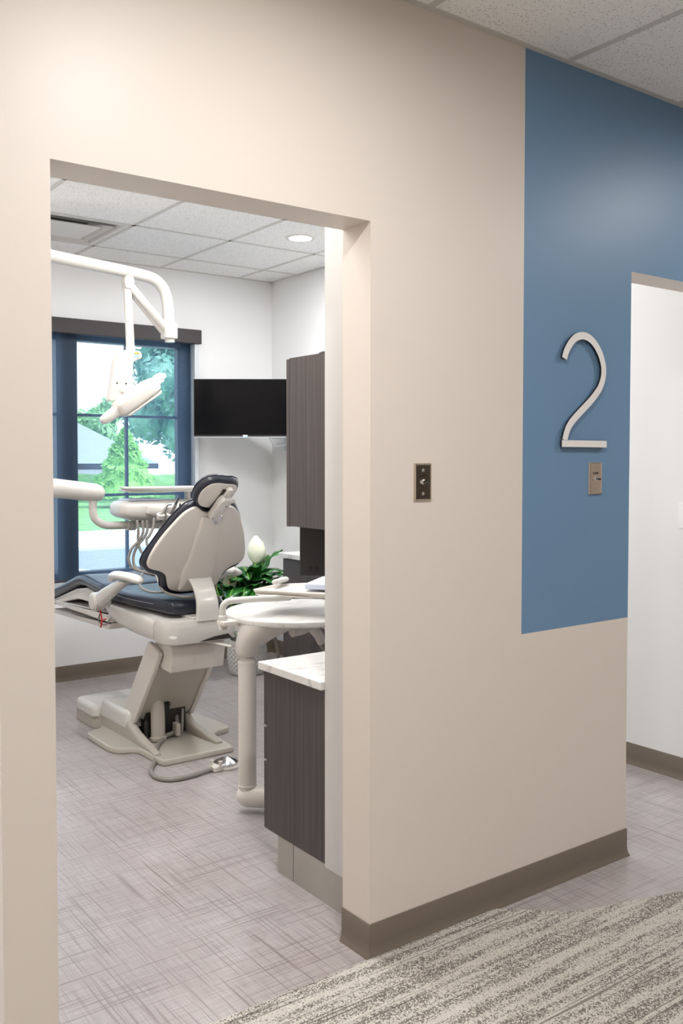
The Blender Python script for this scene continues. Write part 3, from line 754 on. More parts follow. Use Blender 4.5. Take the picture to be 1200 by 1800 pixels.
# seat and leg rest
def cushion(stations, th, crown=.012, exp=4.5, nseg=40):
    secs = []
    for y, z, hw_, *_r in stations:
        secs.append((y, z, hw_))
    S = smooth_path([Vector((a, b_, c)) for a, b_, c in secs], 5)
    bm = bmesh.new(); R = []
    for i, p in enumerate(S):
        y, z, hw_ = p.x, p.y, p.z
        d = (S[min(i+1, len(S)-1)]-S[max(i-1, 0)]); tl = Vector((0, d.x, d.y)).normalized(); up = Vector((0, -tl.z, tl.y))
        e = min(i, len(S)-1-i)/3.0; k = 1 if e >= 1 else math.sqrt(max(.05, 1-(1-e)**2))
        ring = []
        for q in range(nseg):
            a = 2*PI*q/nseg; cu_, su_ = math.cos(a), math.sin(a)
            X_ = math.copysign(abs(cu_)**(2/exp), cu_); Z_ = math.copysign(abs(su_)**(2/exp), su_)
            dish = -.012*(1-X_*X_) if Z_ > 0 else 0
            ring.append(bm.verts.new(Vector((CX+X_*hw_*(.93+.07*k), y, z-th/2))+up*(Z_*th/2*k+dish)))
        R.append(ring)
    for a, b_ in zip(R, R[1:]):
        for q in range(nseg): bm.faces.new((a[q], a[(q+1) % nseg], b_[(q+1) % nseg], b_[q]))
    bm.faces.new(R[0]); bm.faces.new(R[-1])
    return bm
st1 = [(3.925, .776, .13), (3.98, .780, .150), (4.06, .782, .168), (4.2, .784, .196), (4.36, .787, .212), (4.47, .79, .213), (4.56, .792, .212)]
seat = link('seat_cushion', cushion(st1, .078), M['leather'], chair, 'all')
for s in (-1, 1): link('seam_piping', tube([(CX+s*(h_+.0005), y, z-.034) for y, z, h_ in st1[2:]], .002, 6, 4), M['seam'], seat, True)
st2 = [(4.54, .79, .212), (4.7, .80, .21), (4.88, .812, .205), (4.98, .80, .203), (5.1, .766, .20), (5.3, .708, .195), (5.5, .65, .185), (5.62, .615, .165)]
leg = link('leg_rest_cushion', cushion(st2, .072), M['leather'], chair, 'all')
for s in (-1, 1): link('seam_piping', tube([(CX+s*(h_+.0005), y, z-.03) for y, z, h_ in st2[:-1]], .002, 6, 4), M['seam'], leg, True)
link('leg_rest_shell', prism([(4.62, .665), (4.62, .712), (4.86, .738), (5.02, .715), (5.52, .575), (5.50, .56), (5.0, .66)], YZ, CX-.185, CX+.185, .01, .006), M['cream'], chair)
link('toe_board_rail', prism([(4.55, .585), (5.45, .545), (5.45, .52), (4.6, .545)][::-1], YZ, CX-.17, CX+.17, .004, .006), M['cream'], chair)
link('toe_board_rail', prism([(4.50, .64), (5.35, .61), (5.35, .585), (4.55, .59)][::-1], YZ, CX-.19, CX+.19, .004, .006), M['cream'], chair)

# skirt below the seat, rear housing
sk = [(3.99, .585), (3.99, .70), (4.15, .708), (4.60, .704), (4.66, .67), (4.58, .632), (4.46, .60), (4.25, .578)]
def skirt_secs():
    secs = []
    data = [(4.66, .700, .675, .14), (4.60, .705, .650, .19), (4.50, .707, .620, .21), (4.38, .708, .595, .216), (4.25, .706, .580, .214), (4.10, .70, .574, .208), (3.99, .69, .574, .200)]
    for y, zt, zb, hw_ in data: secs.append((Vector((CX, y, (zt+zb)/2)), Vector((hw_, 0, 0)), Vector((0, 0, (zt-zb)/2))))
    return secs
link('seat_skirt', loft(skirt_secs(), 36, exp=5), M['white'], chair, 45)
rh = rounded([(CX-.205, 3.995), (CX-.190, 3.90), (CX-.150, 3.850), (CX+.150, 3.850), (CX+.185, 3.90), (CX+.192, 3.995)], .03)
link('rear_housing', slab(rh, [(.03, 1, .572), (.008, 1, .580), (0, 1, .60), (0, 1, .655)], XY), M['white'], chair, 40)
rh2 = rounded([(CX-.200, 3.995), (CX-.186, 3.905), (CX-.147, 3.856), (CX+.147, 3.856), (CX+.181, 3.905), (CX+.188, 3.995)], .03)
link('housing_cap', slab(rh2, [(0, 1, .6555), (0, 1, .668), (.004, 1, .684), (.012, 1, .688)], XY), M['white'], chair, 40)
link('bracket_socket', box(CX-.06, CX+.075, 3.865, 3.99, .686, .70, .004), M['white'], chair)
bd = link('badge', prism(closed_smooth([(CX-.175+.0, .615), (CX-.16, .622), (CX-.145, .615), (CX-.16, .608)], 4), lambda u, v, w_: Vector((u, 3.845+w_+abs(u-CX+.13)*.9-.0065, v)), -.002, .003, 0, .0005), M['paper'], chair)
link('script_mark', tube([(CX-.168, 3.874, .613), (CX-.163, 3.870, .618), (CX-.158, 3.866, .613), (CX-.152, 3.861, .616)], .0012, 5, 3), M['blueink'], bd)
link('stop_lever', tube([(CX+.03, 3.93, .572), (CX+.06, 3.86, .566), (CX+.10, 3.80, .556)], [.01, .009, .011], 8, squash=.6), M['cream'], chair, True)
link('lever_recess', prism([(CX-.03, .585), (CX+.14, .585), (CX+.12, .607), (CX+.05, .602)], XZ, 3.842, 3.85, 0, .001), M['inner'], chair)
link('accessory_bracket', box(CX+.16, CX+.20, 3.865, 3.93, .60, .70, .012), M['white'], chair)

# lift: inclined arm
def tilt(u, v, w_):      # u across, v along the incline from bottom to top, w outwards (rear/down side)
    b0 = Vector((CX+.015, 4.335, .120)); dv = Vector((0, -.31, .41)).normalized(); nw = Vector((0, -dv.z, dv.y))
    return b0+Vector((u, 0, 0))+dv*v+nw*w_
LW = .145
link('lift_arm', slab(rounded([(-LW, .02), (-.085, -.02), (-.062, .08), (-.035, .115), (-.005, .115), (.012, .09), (.012, .0), (LW-.01, .0), (LW, .05), (LW, .40), (-LW, .40)], .012), [(0, 1, -.03), (0, 1, 0), (.004, 1, .004)], tilt), M['greige'], chair, 30)
link('arm_recess', prism([(-LW+.02, .10), (LW-.02, .03), (LW-.02, .36), (-LW+.02, .36)], tilt, -.10, -.032, .01, .002), M['greige'], chair)
for s in (-1, 1):
    poly = [(s*LW, -.03), (s*(LW+.024), -.03), (s*(LW+.024), .47), (s*LW, .47)]
    link('side_cover', slab(rounded([(-.115, -.06), (.012, -.02), (.016, .43), (.010, .50), (-.115, .46)], .02), plate_rings(s*LW, s*(LW+.024), .006) if s > 0 else plate_rings(-LW-.024, -LW, .006), lambda u, v, w_: tilt(w_, v, u)), M['cream'], chair, 40)
cv = slab(rounded([(3.965, .425), (3.945, .545), (3.975, .568), (4.12, .568), (4.16, .50), (4.06, .43)], .012), plate_rings(CX-.125, CX+.16, .006), YZ)
link('upper_cover', cv, M['cream'], chair, 40)
link('side_catch', tilt and prism([(.085, .375), (.14, .375), (.14, .40), (.085, .40)], tilt, .0, .012, .006, .003), M['cream'], chair)
link('hollow_shade_block', box(CX-.10, CX+.12, 4.30, 4.44, .035, .20), M['inner'], chair)  # dark block: shade of the hollow under the lift arm, put into colour
link('lift_cylinder', tube([(CX-.062, 4.24, .035), (CX-.052, 4.262, .15), (CX-.045, 4.29, .235)], .036, 20), M['greige'], chair, True)
link('cylinder_collar', lathe((CX-.0625, 4.239, .028), [(.040, 0), (.042, .006), (.042, .016), (.037, .022)], 24, (.05, .15, 1)), M['greige'], chair, True)
bm = bmesh.new(); tube([(CX-.115, 4.26, .03), (CX-.112, 4.27, .12)], .008, 8, into=bm)
for k in range(7): lathe((CX-.115+.0005*k, 4.26+.0015*k, .035+.012*k), [(.011, 0), (.011, .005)], 10, into=bm)
link('spring', bm, M['inner'], chair)
link('hinge_lug', box(CX+.03, CX+.055, 4.22, 4.27, .035, .10, .006), M['greige'], chair)
link('gas_strut', tube([(CX+.07, 4.24, .05), (CX+.095, 4.28, .15)], .007, 8), M['hose'], chair, True)

# floor base
bp = [(1.855, 3.93), (2.245, 3.93), (2.265, 4.20), (2.385, 4.235), (2.40, 4.30), (2.37, 4.60), (2.25, 4.64), (2.245, 4.90), (1.855, 4.90), (1.85, 4.64), (1.735, 4.60), (1.735, 4.29), (1.765, 4.225), (1.845, 4.20)]
bp = [(a-.0, b_) for a, b_ in bp]
bo_ = rounded(bp, [.035, .035, .05, .03, .03, .05, .03, .02, .02, .03, .05, .04, .03, .05], 5)
base = link('base_plate', slab(bo_, [(.004, 1, .0), (0, 1, .006), (0, 1, .018), (.004, 1, .026), (.012, 1, .029), (.02, 1, .027)], XY), M['greige'], chair, 30)
for s in (-1, 1):
    link('base_rib', loft([(Vector((CX+s*.165, 4.02, .030)), Vector((.016, 0, 0)), Vector((0, 0, .006))), (Vector((CX+s*.158, 4.10, .034)), Vector((.02, 0, 0)), Vector((0, 0, .014))), (Vector((CX+s*.15, 4.28, .045)), Vector((.024, 0, 0)), Vector((0, 0, .035))), (Vector((CX+s*.15, 4.36, .065)), Vector((.026, 0, 0)), Vector((0, 0, .055))), (Vector((CX+s*.15, 4.46, .065)), Vector((.026, 0, 0)), Vector((0, 0, .055)))], 20, exp=3), M['greige'], chair, 50)
# front cover: grey plinth and two white hoods
link('plinth', prism([(1.865, 4.40), (2.225, 4.40), (2.235, 4.70), (2.27, 4.73), (2.27, 4.965), (1.825, 4.965), (1.825, 4.73), (1.858, 4.70)], XY, .0, .085, .015, .006), M['greige'], chair)
def hood(x0, x1, y0, y1, z0, z1, name):
    o_ = rounded([(x0, y0), (x1, y0), (x1, y1), (x0, y1)], .035, 5)
    return link(name, slab(o_, [(0, 1, z0), (0, 1, z1-.03), (.004, 1, z1-.015), (.012, 1, z1-.006), (.028, 1, z1)], XY), M['white'], chair, 40)
hood(1.862, 2.230, 4.36, 4.705, .080, .165, 'pump_cover')
hood(1.822, 2.273, 4.70, 4.968, .068, .128, 'front_cover')

# arm rests
for s in (-1, 1):
    ax = CX+s*.262
    ar = link('arm_rest', tube([(ax, 4.01, .872), (ax, 4.06, .876), (ax, 4.15, .876), (ax, 4.28, .870), (ax, 4.315, .852)], [.026, .033, .034, .033, .024], 18, 4, squash=.62), M['white'], chair, True)
    if s > 0:
        pass
    d = Vector((0, 1, 0))
    link('arm_link', loft([(Vector((ax+s*.002, 4.16, .852)), Vector((.024, 0, 0)), Vector((0, .05, .0))), (Vector((ax+s*.004, 4.24, .825)), Vector((.024, 0, 0)), Vector((0, .040, .008))), (Vector((ax+s*.004, 4.36, .775)), Vector((.022, 0, 0)), Vector((0, .026, .024))), (Vector((ax+s*.004, 4.48, .725)), Vector((.020, 0, 0)), Vector((0, .022, .03)))], 20, exp=4), M['white'], ar, 45)
    link('pivot_hub', lathe((ax+s*.028, 4.515, .712), [(0, 0), (.043, 0), (.048, -.004*1), (.048, -.05), (.044, -.056), (.03, -.058), (.03, -.09)], 32, (s, 0, 0)), M['white'], ar, True)
    link('hub_cap', lathe((ax+s*.0285, 4.515, .712), [(.041, 0), (.041, .003), (.037, .005), (0, .005)], 32, (s, 0, 0)), M['white'], ar, True)
# tied cord below the pivot
cd = link('cord_loop', tube([(CX-.25, 4.50, .665), (CX-.255, 4.52, .62), (CX-.25, 4.51, .60), (CX-.25, 4.44, .602), (CX-.25, 4.38, .64)], .004, 6, 5), M['hose'], chair, True)
link('red_tie', tube([(CX-.258, 4.49, .668), (CX-.262, 4.46, .625), (CX-.262, 4.475, .585), (CX-.262, 4.455, .62), (CX-.262, 4.41, .636)], .004, 6, 3), M['red'], cd, True)

# ================================================================== FOOT CONTROL
t = thing('foot_control', 'round chrome foot control on the floor behind the chair base', 'foot pedal', (2.098, 3.76, 0))
fc = (2.098, 3.765, 0)
link('base_ring', lathe(fc, [(.062, 0), (.064, .006), (.062, .012), (.055, .014), (0, .014)], 40), M['cream'], t, True)
link('disc', lathe(fc, [(.056, .016), (.057, .020), (.056, .026), (.045, .034), (.02, .046), (.006, .051), (0, .052)], 48), M['chrome'], t, 25)
link('connector_block', box(2.010, 2.060, 3.715, 3.775, .0, .026, .006), M['cream'], t)
for a, b_ in ((2.018, 3.755), (2.042, 3.715)): link('valve_knob', lathe((a, b_, .024), [(.007, 0), (.007, .02), (.009, .02), (.009, .026), (0, .026)], 12), M['cream'], t, True)
link('hose', tube([(2.115, 4.31, .12), (2.09, 4.26, .06), (2.01, 4.23, .045), (1.955, 4.17, .04), (1.905, 4.10, .038), (1.850, 4.0, .012), (1.800, 3.93, .011), (1.765, 3.85, .011), (1.765, 3.775, .011), (1.80, 3.728, .011), (1.87, 3.715, .011), (1.94, 3.726, .012), (2.015, 3.742, .014)], .0105, 10, 5), M['hose'], t, True)

# ================================================================== DELIVERY UNIT
DY = 4.62
t = thing('delivery_unit', 'white instrument delivery unit on a thick arm beyond the chair', 'dental delivery unit', (1.3, DY, 1.25))
link('wall_bracket', box(XL+.001, XL+.06, DY-.10, DY+.10, 1.15, 1.42, .01), M['white'], t)
link('arm', tube([(XL+.05, DY, 1.312), (1.60, DY, 1.290), (1.815, DY, 1.262)], [.049, .049, .047], 24), M['white'], t, True)
link('elbow_tube', tube([(1.800, DY, 1.235), (1.798, DY, 1.17), (1.812, DY, 1.125), (1.86, DY, 1.094), (1.93, DY, 1.088), (2.02, DY, 1.088)], .0205, 16, 5), M['white'], t, True)
bm = bmesh.new()
for k in range(3): lathe((1.985+.018*k, DY, 1.085), [(.020, 0), (.027, .003), (.027, .011), (.020, .014)], 18, (1, 0, -.2), into=bm)
link('joint_collar', bm, M['white'], t, True)
link('lower_yoke', prism([(2.02, 1.098), (2.10, 1.118), (2.30, 1.118), (2.27, 1.080), (2.20, 1.062), (2.10, 1.066), (2.03, 1.076)][::-1], XZ, DY-.05, DY+.05, .008, .006), M['white'], t)
def hsec(x, zt, zb, hy, yo=0): return (Vector((x, DY+yo, (zt+zb)/2)), Vector((0, hy, 0)), Vector((0, 0, (zt-zb)/2)))
hd_ = link('control_head', loft([hsec(1.918, 1.190, 1.155, .05), hsec(1.924, 1.204, 1.140, .085), hsec(1.945, 1.215, 1.128, .115), hsec(2.0, 1.221, 1.112, .135), hsec(2.10, 1.222, 1.106, .145), hsec(2.25, 1.220, 1.106, .15), hsec(2.40, 1.216, 1.112, .14), hsec(2.46, 1.205, 1.125, .11), hsec(2.475, 1.19, 1.14, .06)], 32, exp=3.4), M['white'], t, 50)
link('touch_pad', loft([hsec(1.965, 1.2225, 1.218, .08), hsec(1.98, 1.2265, 1.218, .09), hsec(2.12, 1.2275, 1.218, .10), hsec(2.14, 1.2245, 1.218, .09)], 24, exp=5), M['bluelens'], hd_, True)
link('cable_port', lathe((2.165, DY-.148, 1.135), [(.007, -.01), (.007, .002), (0, .002)], 12, (0, -1, 0)), M['black'], hd_)
hold = link('instrument_holder', loft([(Vector((2.03, DY-.16, 1.172)), Vector((0, .03, 0)), Vector((0, 0, .018))), (Vector((2.055, DY-.185, 1.172)), Vector((0, .06, 0)), Vector((0, 0, .032))), (Vector((2.15, DY-.20, 1.168)), Vector((0, .075, 0)), Vector((0, 0, .038))), (Vector((2.34, DY-.20, 1.164)), Vector((0, .075, 0)), Vector((0, 0, .036))), (Vector((2.38, DY-.18, 1.164)), Vector((0, .05, 0)), Vector((0, 0, .02)))], 24, exp=3), M['white'], t, 50)
for k in range(4): link('holder_cup', lathe((2.055+.052*k, DY-.258, 1.128), [(.010, 0), (.019, .004), (.022, .026), (.018, .030), (.011, .030), (.011, .01)], 18, (0, -.35, 1)), M['white'], hold, True)
for k, (dx, ln) in enumerate(((.0, .050), (.047, .066), (.094, .02), (.15, .03))):
    b0 = Vector((2.056+dx, DY-.262, 1.135)); d = Vector((.52, -.05, 1)).normalized() if k < 2 else Vector((.2, -.05, 1)).normalized()
    hp = link('handpiece', tube([b0, b0+d*.03, b0+d*ln, b0+d*(ln+.012)], [.0045, .007, .0085, .006], 12), M['hose'] if k != 1 else M['handle_dark'], t, True)
    link('tip', tube([b0+d*(ln+.008), b0+d*(ln+.026), b0+d*(ln+.030)+Vector((.016, -.004, -.002))] if k == 0 else [b0+d*(ln+.008), b0+d*(ln+.022), b0+d*(ln+.050)], [.006, .008, .007] if k == 0 else [.007, .0055, .0045], 12), M['chrome'] if k == 0 else M['black'], hp, True)
HS = [[(1.972, 4.46, 1.115), (1.974, 4.45, 1.07), (1.972, 4.45, 1.02), (1.982, 4.44, .965), (2.01, 4.40, .93), (2.10, 4.33, .90)],
      [(2.002, 4.46, 1.112), (2.0, 4.45, 1.06), (1.975, 4.45, 1.015), (1.935, 4.45, .975), (1.920, 4.45, .92), (1.945, 4.43, .873), (2.02, 4.30, .85), (2.12, 4.2, .84)],
      [(2.026, 4.46, 1.112), (2.024, 4.45, 1.07), (2.005, 4.45, 1.03), (1.965, 4.45, .985), (1.945, 4.45, .93), (1.952, 4.43, .88), (2.0, 4.34, .85), (2.12, 4.2, .84)],
      [(2.030, 4.38, 1.13), (2.020, 4.37, 1.09), (1.995, 4.36, 1.05), (1.978, 4.36, 1.02), (2.0, 4.33, .95), (2.12, 4.3, .90)],
      [(2.068, 4.38, 1.13), (2.060, 4.37, 1.09), (2.045, 4.36, 1.05), (2.05, 4.36, 1.0), (2.12, 4.3, .93)]]
for h_ in HS: link('hose', tube(h_, .0074, 8, 6), M['hose'], t, True)
# hoses drooping by the arm rest
for q in ([(2.0, 4.30, .86), (1.92, 4.10, .845), (1.90, 3.98, .81), (1.97, 3.92, .79), (2.05, 3.93, .795)], [(1.95, 4.35, .86), (1.87, 4.2, .82), (1.88, 4.10, .80), (1.98, 4.05, .80), (2.10, 4.05, .81)]):
    link('hose', tube(q, .0062, 8, 6), M['hose'], t, True)
tr = link('tray_holder', slab(rounded([(1.94, DY-.12), (2.34, DY-.14), (2.40, DY+.1), (1.98, DY+.13)], .03), [(.02, 1, 1.262), (0, 1, 1.268), (0, 1, 1.272)], XY), M['cream'], t)
link('tray_post', box(2.325, 2.350, DY-.02, DY+.01, 1.21, 1.264, .003), M['white'], tr)
tag(link('instrument_tray', slab(rounded([(1.928, DY-.13), (2.15, DY-.165), (2.345, DY-.15), (2.41, DY+.1), (2.0, DY+.14)], .03), [(.012, 1, 1.2735), (.0, 1, 1.284), (.0, 1, 1.287), (.006, 1, 1.285), (.014, 1, 1.278)], XY), M['steel_w'] if 'steel_w' in M else M['white']), 'flat cream instrument tray resting on the delivery unit', 'tray')

# ================================================================== OPERATORY LIGHT
LY = 4.60
t = thing('operatory_light', 'white overhead dental light on a jointed ceiling arm before the window', 'dental light', (1.0, LY, CZ))
link('ceiling_plate', lathe((.98, LY, CZ), [(.10, .0), (.10, -.012), (.06, -.03), (0, -.03)], 32), M['white'], t, True)
link('ceiling_post', tube([(.98, LY, CZ-.02), (.98, LY, 2.50)], .04, 20), M['white'], t, True)
link('main_arm', tube([(.98, LY, 2.494), (1.588, LY, 2.447), (1.95, LY, 2.420), (2.06, LY, 2.410), (2.14, LY, 2.395), (2.19, LY, 2.355), (2.215, LY, 2.29), (2.223, LY, 2.20), (2.225, LY, 2.125)], .031, 20, 4), M['white'], t, True)
link('arm_joint', prism([(2.190, 2.085), (2.262, 2.085), (2.262, 2.165), (2.205, 2.18), (2.190, 2.15)], XZ, LY-.034, LY+.034, .008, .006), M['white'], t)
link('joint_foot', lathe((2.23, LY, 2.086), [(.026, 0), (.026, -.018), (0, -.018)], 20), M['white'], t, True)
link('flex_arm', tube([(2.215, LY-.01, 2.125), (1.995, LY-.01, 2.350)], [.022, .022], 18), M['white'], t, True)
link('flex_arm_cover', tube([(2.19, LY+.012, 2.125), (2.01, LY+.012, 2.315)], [.015, .013], 10), M['cream'], t, True)
link('elbow_block', prism([(1.972, 2.325), (2.008, 2.325), (2.022, 2.365), (2.012, 2.395), (1.975, 2.395), (1.964, 2.37)], XZ, LY-.028, LY+.028, .01, .008), M['white'], t)
link('drop_pole', tube([(1.990, LY, 2.335), (2.003, LY, 2.03)], [.0215, .0225], 20, round_ends=False), M['white'], t, True)
link('pole_collar', lathe((2.004, LY, 2.03), [(.025, 0), (.025, -.032), (.02, -.038)], 20), M['white'], t, True)
yk = link('yoke', slab(rounded([(1.963, 2.008), (2.045, 2.006), (2.058, 1.985), (2.052, 1.965), (2.02, 1.955), (2.008, 1.945), (1.995, 1.80), (1.965, 1.755), (1.880, 1.735), (1.875, 1.745), (1.905, 1.93), (1.925, 1.975)], [.02, .02, .01, .01, .015, .01, .03, .02, .008, .008, .02, .02]), plate_rings(LY-.030, LY+.030, .005), XZ), M['cream'], t, 40)
for a, b_ in ((1.915, 1.83), (1.965, 1.83)): link('screw', lathe((a, LY-.0295, b_), [(.005, 0), (.005, .001), (0, .001)], 10, (0, -1, 0)), M['black'], yk)
dp = link('display', box(2.008, 2.040, LY-.0335, LY-.029, 1.972, 1.984), M['display'], yk)
link('indicator', box(2.012, 2.040, LY-.0335, LY-.029, 1.990, 1.996), M['ygreen'], yk)
# head: slim tilted bar
A_ = Vector((1.822, LY-.05, 1.628)); B_ = Vector((2.125, LY-.05, 1.838)); ax_ = (B_-A_).normalized(); up_ = Vector((-ax_.z, 0, ax_.x)); sy = Vector((0, 1, 0))
def hs(f, a, b_, off=0): return (A_+(B_-A_)*f+up_*off, sy*a, up_*b_)
head = link('light_head', loft([hs(.26, .03, .015), hs(.28, .05, .034, .0), hs(.33, .06, .043, .002), hs(.55, .065, .046, .004), hs(.85, .065, .044, .004), hs(.97, .055, .036, .004), hs(1.0, .04, .02, .004)], 28, exp=4), M['cream'], t, 45)
link('front_lens', loft([hs(.33, .05, .006, -.044), hs(.36, .058, .008, -.046), hs(.92, .058, .008, -.044), hs(.96, .045, .006, -.040)], 20, exp=4), M['white'], head, 45)
link('handle', loft([hs(-.0, .02, .014), hs(.03, .028, .022), hs(.14, .032, .028), hs(.30, .034, .030)], 20, exp=3), M['white'], head, 45)
link('sensor', lathe(A_+ax_*.0-Vector((0, .0, .0)), [(.013, -.01), (.013, .004), (.009, .006), (0, .006)], 16, -ax_), M['chrome'], head, True)
link('head_pivot', tube([(1.935, LY-.02, 1.795), (1.975, LY-.04, 1.782)], .016, 14), M['white'], head, True)
bm = bmesh.new(); bmesh.ops.create_icosphere(bm, subdivisions=4, radius=1)
for v in bm.verts:
    n_ = noise.noise(v.co*2.6)*.35+noise.noise(v.co*7)*.12
    q = v.co*(1+n_); f = 1-.25*max(0, -v.co.x)
    v.co = B_+ax_*(.022+q.x*.045)+sy*(q.y*.028*f)+up_*(q.z*.026*f+.012)
link('handle_wrap', bm, M['plastic'], head, 20)

# ================================================================== ROUND WORK TABLE
TX, TYc, TR = 2.16, 3.24, .31
t = thing('support_table', 'round white marbled side table on a thick telescoping post', 'side table', (1.895, 3.22, 0))
circ = [(TX+TR*math.cos(2*PI*k/72), TYc+TR*math.sin(2*PI*k/72)) for k in range(72)]
link('table_top', slab(circ, plate_rings(.776, .8005, .006), XY), M['marble'], t, 40)
link('top_seam', box(1.853, 2.467, 3.269, 3.2705, .8003, .8007), M['greige'], t)
px_, py_ = 1.897, 3.225
link('post', tube([(px_, py_, .075), (px_, py_, .612)], .0365, 28, round_ends=False), M['cream'], t, True)
link('inner_post', tube([(px_, py_, .60), (px_, py_, .70)], .030, 28, round_ends=False), M['cream'], t, True)
link('post_collar', lathe((px_, py_, .606), [(.0365, 0), (.0375, .004), (.0365, .012), (.031, .016)], 28), M['cream'], t, True)
dsec = lambda cx, cy, a, b_, z: (Vector((cx, cy, z)), Vector((a, 0, 0)), Vector((0, b_, 0)))
link('support_housing', loft([dsec(px_, py_, .037, .037, .640), dsec(px_, py_, .044, .044, .646), dsec(px_+.003, py_-.003, .050, .050, .68), dsec(px_+.03, py_-.025, .078, .072, .72), dsec(px_+.07, py_-.04, .112, .105, .755), dsec(px_+.085, py_-.045, .125, .115, .776)], 36, exp=2.4), M['cream'], t, 60)
fd = Vector((.72, -.69, 0)).normalized()
link('foot_arm', tube([(px_, py_, .068), Vector((px_, py_, .066))+fd*.12, Vector((px_, py_, .064))+fd*.30, Vector((px_, py_, .064))+fd*.42], [.046, .044, .042, .042], 20), M['cream'], t, True)
link('floor_collar', lathe((px_, py_, .112), [(.0372, -.004), (.039, .0), (.0372, .004)], 28), M['cream'], t, True)
link('under_tray', box(2.14, 2.44, 3.0, 3.06, .752, .7755, .003), M['cream'], t)
# tray arm
arm_ = link('tray_arm', tube([(1.808, 3.265, .775), (1.808, 3.265, .83), (1.812, 3.262, .850), (1.828, 3.253, .864), (1.86, 3.237, .868), (1.95, 3.20, .870), (2.05, 3.15, .873)], .0135, 14, 5), M['white'], t, True)
link('arm_bracket', box(1.79, 1.90, 3.225, 3.285, .768, .788, .005), M['cream'], arm_)
link('arm_socket', lathe((1.808, 3.265, .77), [(.017, -.02), (.018, .0), (.018, .035), (.0145, .038)], 18), M['white'], arm_, True)
sup = link('tray_support', slab(rounded([(1.95, 3.27), (2.06, 3.07), (2.16, 3.0), (2.30, 3.07), (2.28, 3.27), (2.12, 3.33)], .03), [(.01, 1, .875), (0, 1, .880), (0, 1, .8835)], XY), M['cream'], t)
tag(link('work_tray', slab(rounded([(1.945, 3.275), (2.03, 3.13), (2.125, 2.97), (2.19, 2.96), (2.38, 3.07), (2.38, 3.27), (2.12, 3.36)], .03), [(.010, 1, .8845), (.0, 1, .896), (.0, 1, .899), (.005, 1, .8975), (.012, 1, .890)], XY), M['cream']), 'shallow cream tray held above the round side table', 'tray')
tag(link('document_case', prism([(2.125, 3.15), (2.29, 2.95), (2.49, 3.11), (2.33, 3.31)], XY, .8995, .922, .01, .003), M['bluelens']), 'pale blue flat case lying on the shallow cream tray', 'case')
tag(link('tray_handle', tube([(2.085, 3.31, .9155), (2.17, 3.36, .9165)], [.0145, .0145], 12, squash=.8), M['white']), 'small white handpiece rest at the back of the shallow cream tray', 'handpiece rest')
# suction hose holder under the table
t = thing('suction_hose', 'beige suction hose elbow hanging under the round side table', 'hose', (2.12, 3.10, .76))
link('holder', loft([(Vector((2.03, 3.10, .745)), Vector((0, .02, .012)), Vector((.0, -.01, .02))), (Vector((2.09, 3.10, .752)), Vector((0, .024, .006)), Vector((0, -.012, .026))), (Vector((2.15, 3.10, .770)), Vector((0, .022, 0)), Vector((.014, 0, .024))), (Vector((2.165, 3.10, .765)), Vector((0, .014, 0)), Vector((.012, 0, .014)))], 18, exp=2.6), M['cream'], t, True)
link('hose_sleeve', tube([(2.13, 3.09, .745), (2.15, 3.08, .715), (2.158, 3.076, .69)], [.022, .020, .017], 14), M['cream'], t, True)
link('corrugated_hose', tube([(2.155, 3.078, .695), (2.18, 3.06, .64), (2.19, 3.04, .58), (2.16, 3.0, .40), (2.08, 3.0, .2), (2.06, 3.02, .11)], .0135, 12, 6), M['hose'], t, True)
link('thin_tube', tube([(1.985, 3.16, .72), (1.995, 3.15, .67), (2.0, 3.15, .60), (2.02, 3.13, .35), (2.03, 3.1, .11)], .007, 8, 5), M['hose'], t, True)

# ================================================================== POTTED PLANT
PX, PY = 3.155, 5.365
t = thing('potted_plant', 'peace lily with white blooms in a diamond-textured white pot', 'potted plant', (PX, PY, 0))
bm = bmesh.new(); seg, rows = 96, 30; R = []
for j in range(rows+1):
    z = .008+.222*j/rows; r0 = .118+.014*math.sin(PI*min(1, j/rows*.9))
    ring = []
    for k in range(seg):
        a = 2*PI*k/seg; u_ = a*22/(2*PI); v_ = z/.03
        dd = (abs(((u_+v_) % 1)-.5)+abs(((u_-v_) % 1)-.5))
        dz = .013*(dd-.5) if 1 < j < rows-1 else 0
        ring.append(bm.verts.new((PX+(r0+dz)*math.cos(a), PY+(r0+dz)*math.sin(a), z)))
    R.append(ring)
for rr2, z in ((.112, .23), (.108, .20)): R.append([bm.verts.new((PX+rr2*math.cos(2*PI*k/seg), PY+rr2*math.sin(2*PI*k/seg), z)) for k in range(seg)])
R.insert(0, [bm.verts.new((PX+.108*math.cos(2*PI*k/seg), PY+.108*math.sin(2*PI*k/seg), 0)) for k in range(seg)])
for a, b_ in zip(R, R[1:]):
    for k in range(seg): bm.faces.new((a[k], a[(k+1) % seg], b_[(k+1) % seg], b_[k]))
bm.faces.new(R[0]); link('pot', bm, M['pot'] if 'pot' in M else M['white'], t, 25)
link('soil', lathe((PX, PY, .19), [(0, .0), (.110, .0), (.110, .01), (0, .015)], 24), M['soil'], t)
